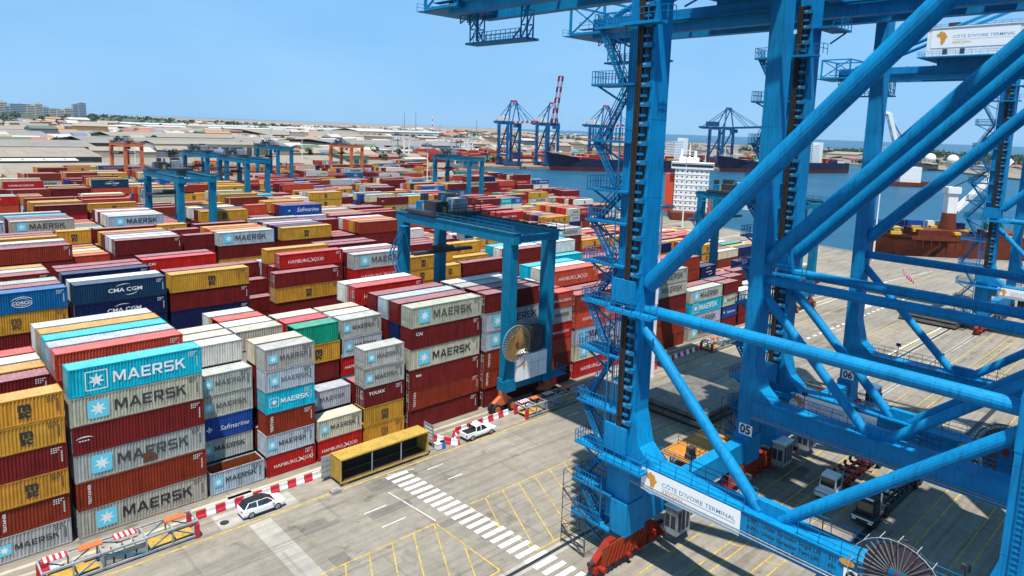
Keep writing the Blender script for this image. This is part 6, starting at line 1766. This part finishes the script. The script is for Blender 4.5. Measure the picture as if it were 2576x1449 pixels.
for i, (x, y, h) in enumerate(TREES):
    t = thing('broadleaf_tree', 'dark green tree %s, %s along the far side' % ('on the right shore' if x > 1000 else 'among the warehouses', NTH[i]), 'tree', (x, y, 0), 0, 'trees among the warehouses')
    tr = MB().tube((0, 0, 0), (.2, .1, h * .5), .4, 8, .22)
    for k in range(4): a = k * 1.7; tr.tube((.15, .1, h * (.3 + .05 * k)), (h * .25 * cos(a), h * .25 * sin(a), h * .62), .16, 5, .06)
    tr.build('trunk', M['wood'], t)
    cm, cc = MB(), []; crown(cm, cc, Vector((0, 0, h * .3)), h * .55, h * .7, 420, rq, .5)
    me = cm.mesh('crown', M['leaf']); ca_ = me.color_attributes.new('paint', 'FLOAT_COLOR', 'CORNER'); fl = []
    for p, c in zip(me.polygons, cc): fl += [*c, 1.0] * p.loop_total
    ca_.data.foreach_set('color', fl); link('crown', me, t)
tm, tc_ = MB(), []
for _ in range(900):
    px = rq.uniform(-80, 1500); d = rq.uniform(2200, 4200); t = (px - 1320) / 1741
    v = (fwd.xy.normalized() + Vector((fwd.y, -fwd.x)).normalized() * t).normalized(); p = CAM.xy + v * d
    if not clear(p.x, p.y, 20): continue
    hgt = 38 * max(0, 1 - (px + 80) / 900) * (max(0, min(1, (d - 3000) / 700)))
    crown(tm, tc_, Vector((p.x, p.y, hgt - 2)), rq.uniform(10, 22), rq.uniform(9, 17), 26, rq, 4.0)
for _ in range(330):
    x, y = rq.uniform(1500, 3000), rq.uniform(-100, 900)
    crown(tm, tc_, Vector((x, y, 0)), rq.uniform(9, 18), rq.uniform(8, 14), 26, rq, 3.2)
for _ in range(260):
    d = rq.uniform(800, 2200); px = rq.uniform(-60, 1300); t = (px - 1320) / 1741
    v = (fwd.xy.normalized() + Vector((fwd.y, -fwd.x)).normalized() * t).normalized(); p = CAM.xy + v * d
    if not clear(p.x, p.y, 10) or p.x < 340 and p.y < 700: continue
    crown(tm, tc_, Vector((p.x, p.y, 0)), rq.uniform(5, 10), rq.uniform(6, 10), 40, rq, 1.4)
me = tm.mesh('treeline', M['leaf']); ca_ = me.color_attributes.new('paint', 'FLOAT_COLOR', 'CORNER'); fl = []
for p, c in zip(me.polygons, tc_): fl += [*c, 1.0] * p.loop_total
ca_.data.foreach_set('color', fl); link('treeline', me, kind='stuff', label='hazy treeline and scattered trees of the town')
# low hills at the left horizon
hl = MB(); n = 60
for i in range(n):
    a0, a1 = [(-80 + 1000 * (i + k) / n - 1320) / 1741 for k in (0, 1)]
    q = []
    for t, k in ((a0, i), (a1, i + 1)):
        v = (fwd.xy.normalized() + Vector((fwd.y, -fwd.x)).normalized() * t).normalized(); hh = 40 * max(0, 1 - k / n) * (1 + .15 * sin(k * .9) + .1 * sin(k * 2.3))
        for d, z in ((3000, -1), (3600, hh), (4600, hh * 1.1), (6500, -1)): p = CAM.xy + v * d; q.append((p.x, p.y, z))
    for j in range(3): hl.poly([q[j + 1], q[j], q[j + 4], q[j + 5]])
M['hill'] = worn('wooded_hill', (.07, .095, .05), dark=.6, scale=.01, streak=False, rough=.9)
structure(hl, 'hill', M['hill'])

# ------------------------------------------------------------------ air
hz = bpy.data.materials.new('haze_air'); hz.use_nodes = True
t = hz.node_tree; t.nodes.remove(t.nodes['Principled BSDF'])
pv = t.nodes.new('ShaderNodeVolumePrincipled'); pv.inputs['Color'].default_value = (.80, .90, 1.0, 1); pv.inputs['Density'].default_value = .000022; pv.inputs['Anisotropy'].default_value = .2
t.links.new(pv.outputs[0], t.nodes['Material Output'].inputs['Volume'])
hb = MB().box(-1500, -1500, -8, 7000, 7000, 140).build('haze', hz, kind='stuff', label='thin sea haze over the port')
S.cycles.volume_bounces = 0
S.cycles.volume_step_rate = 5
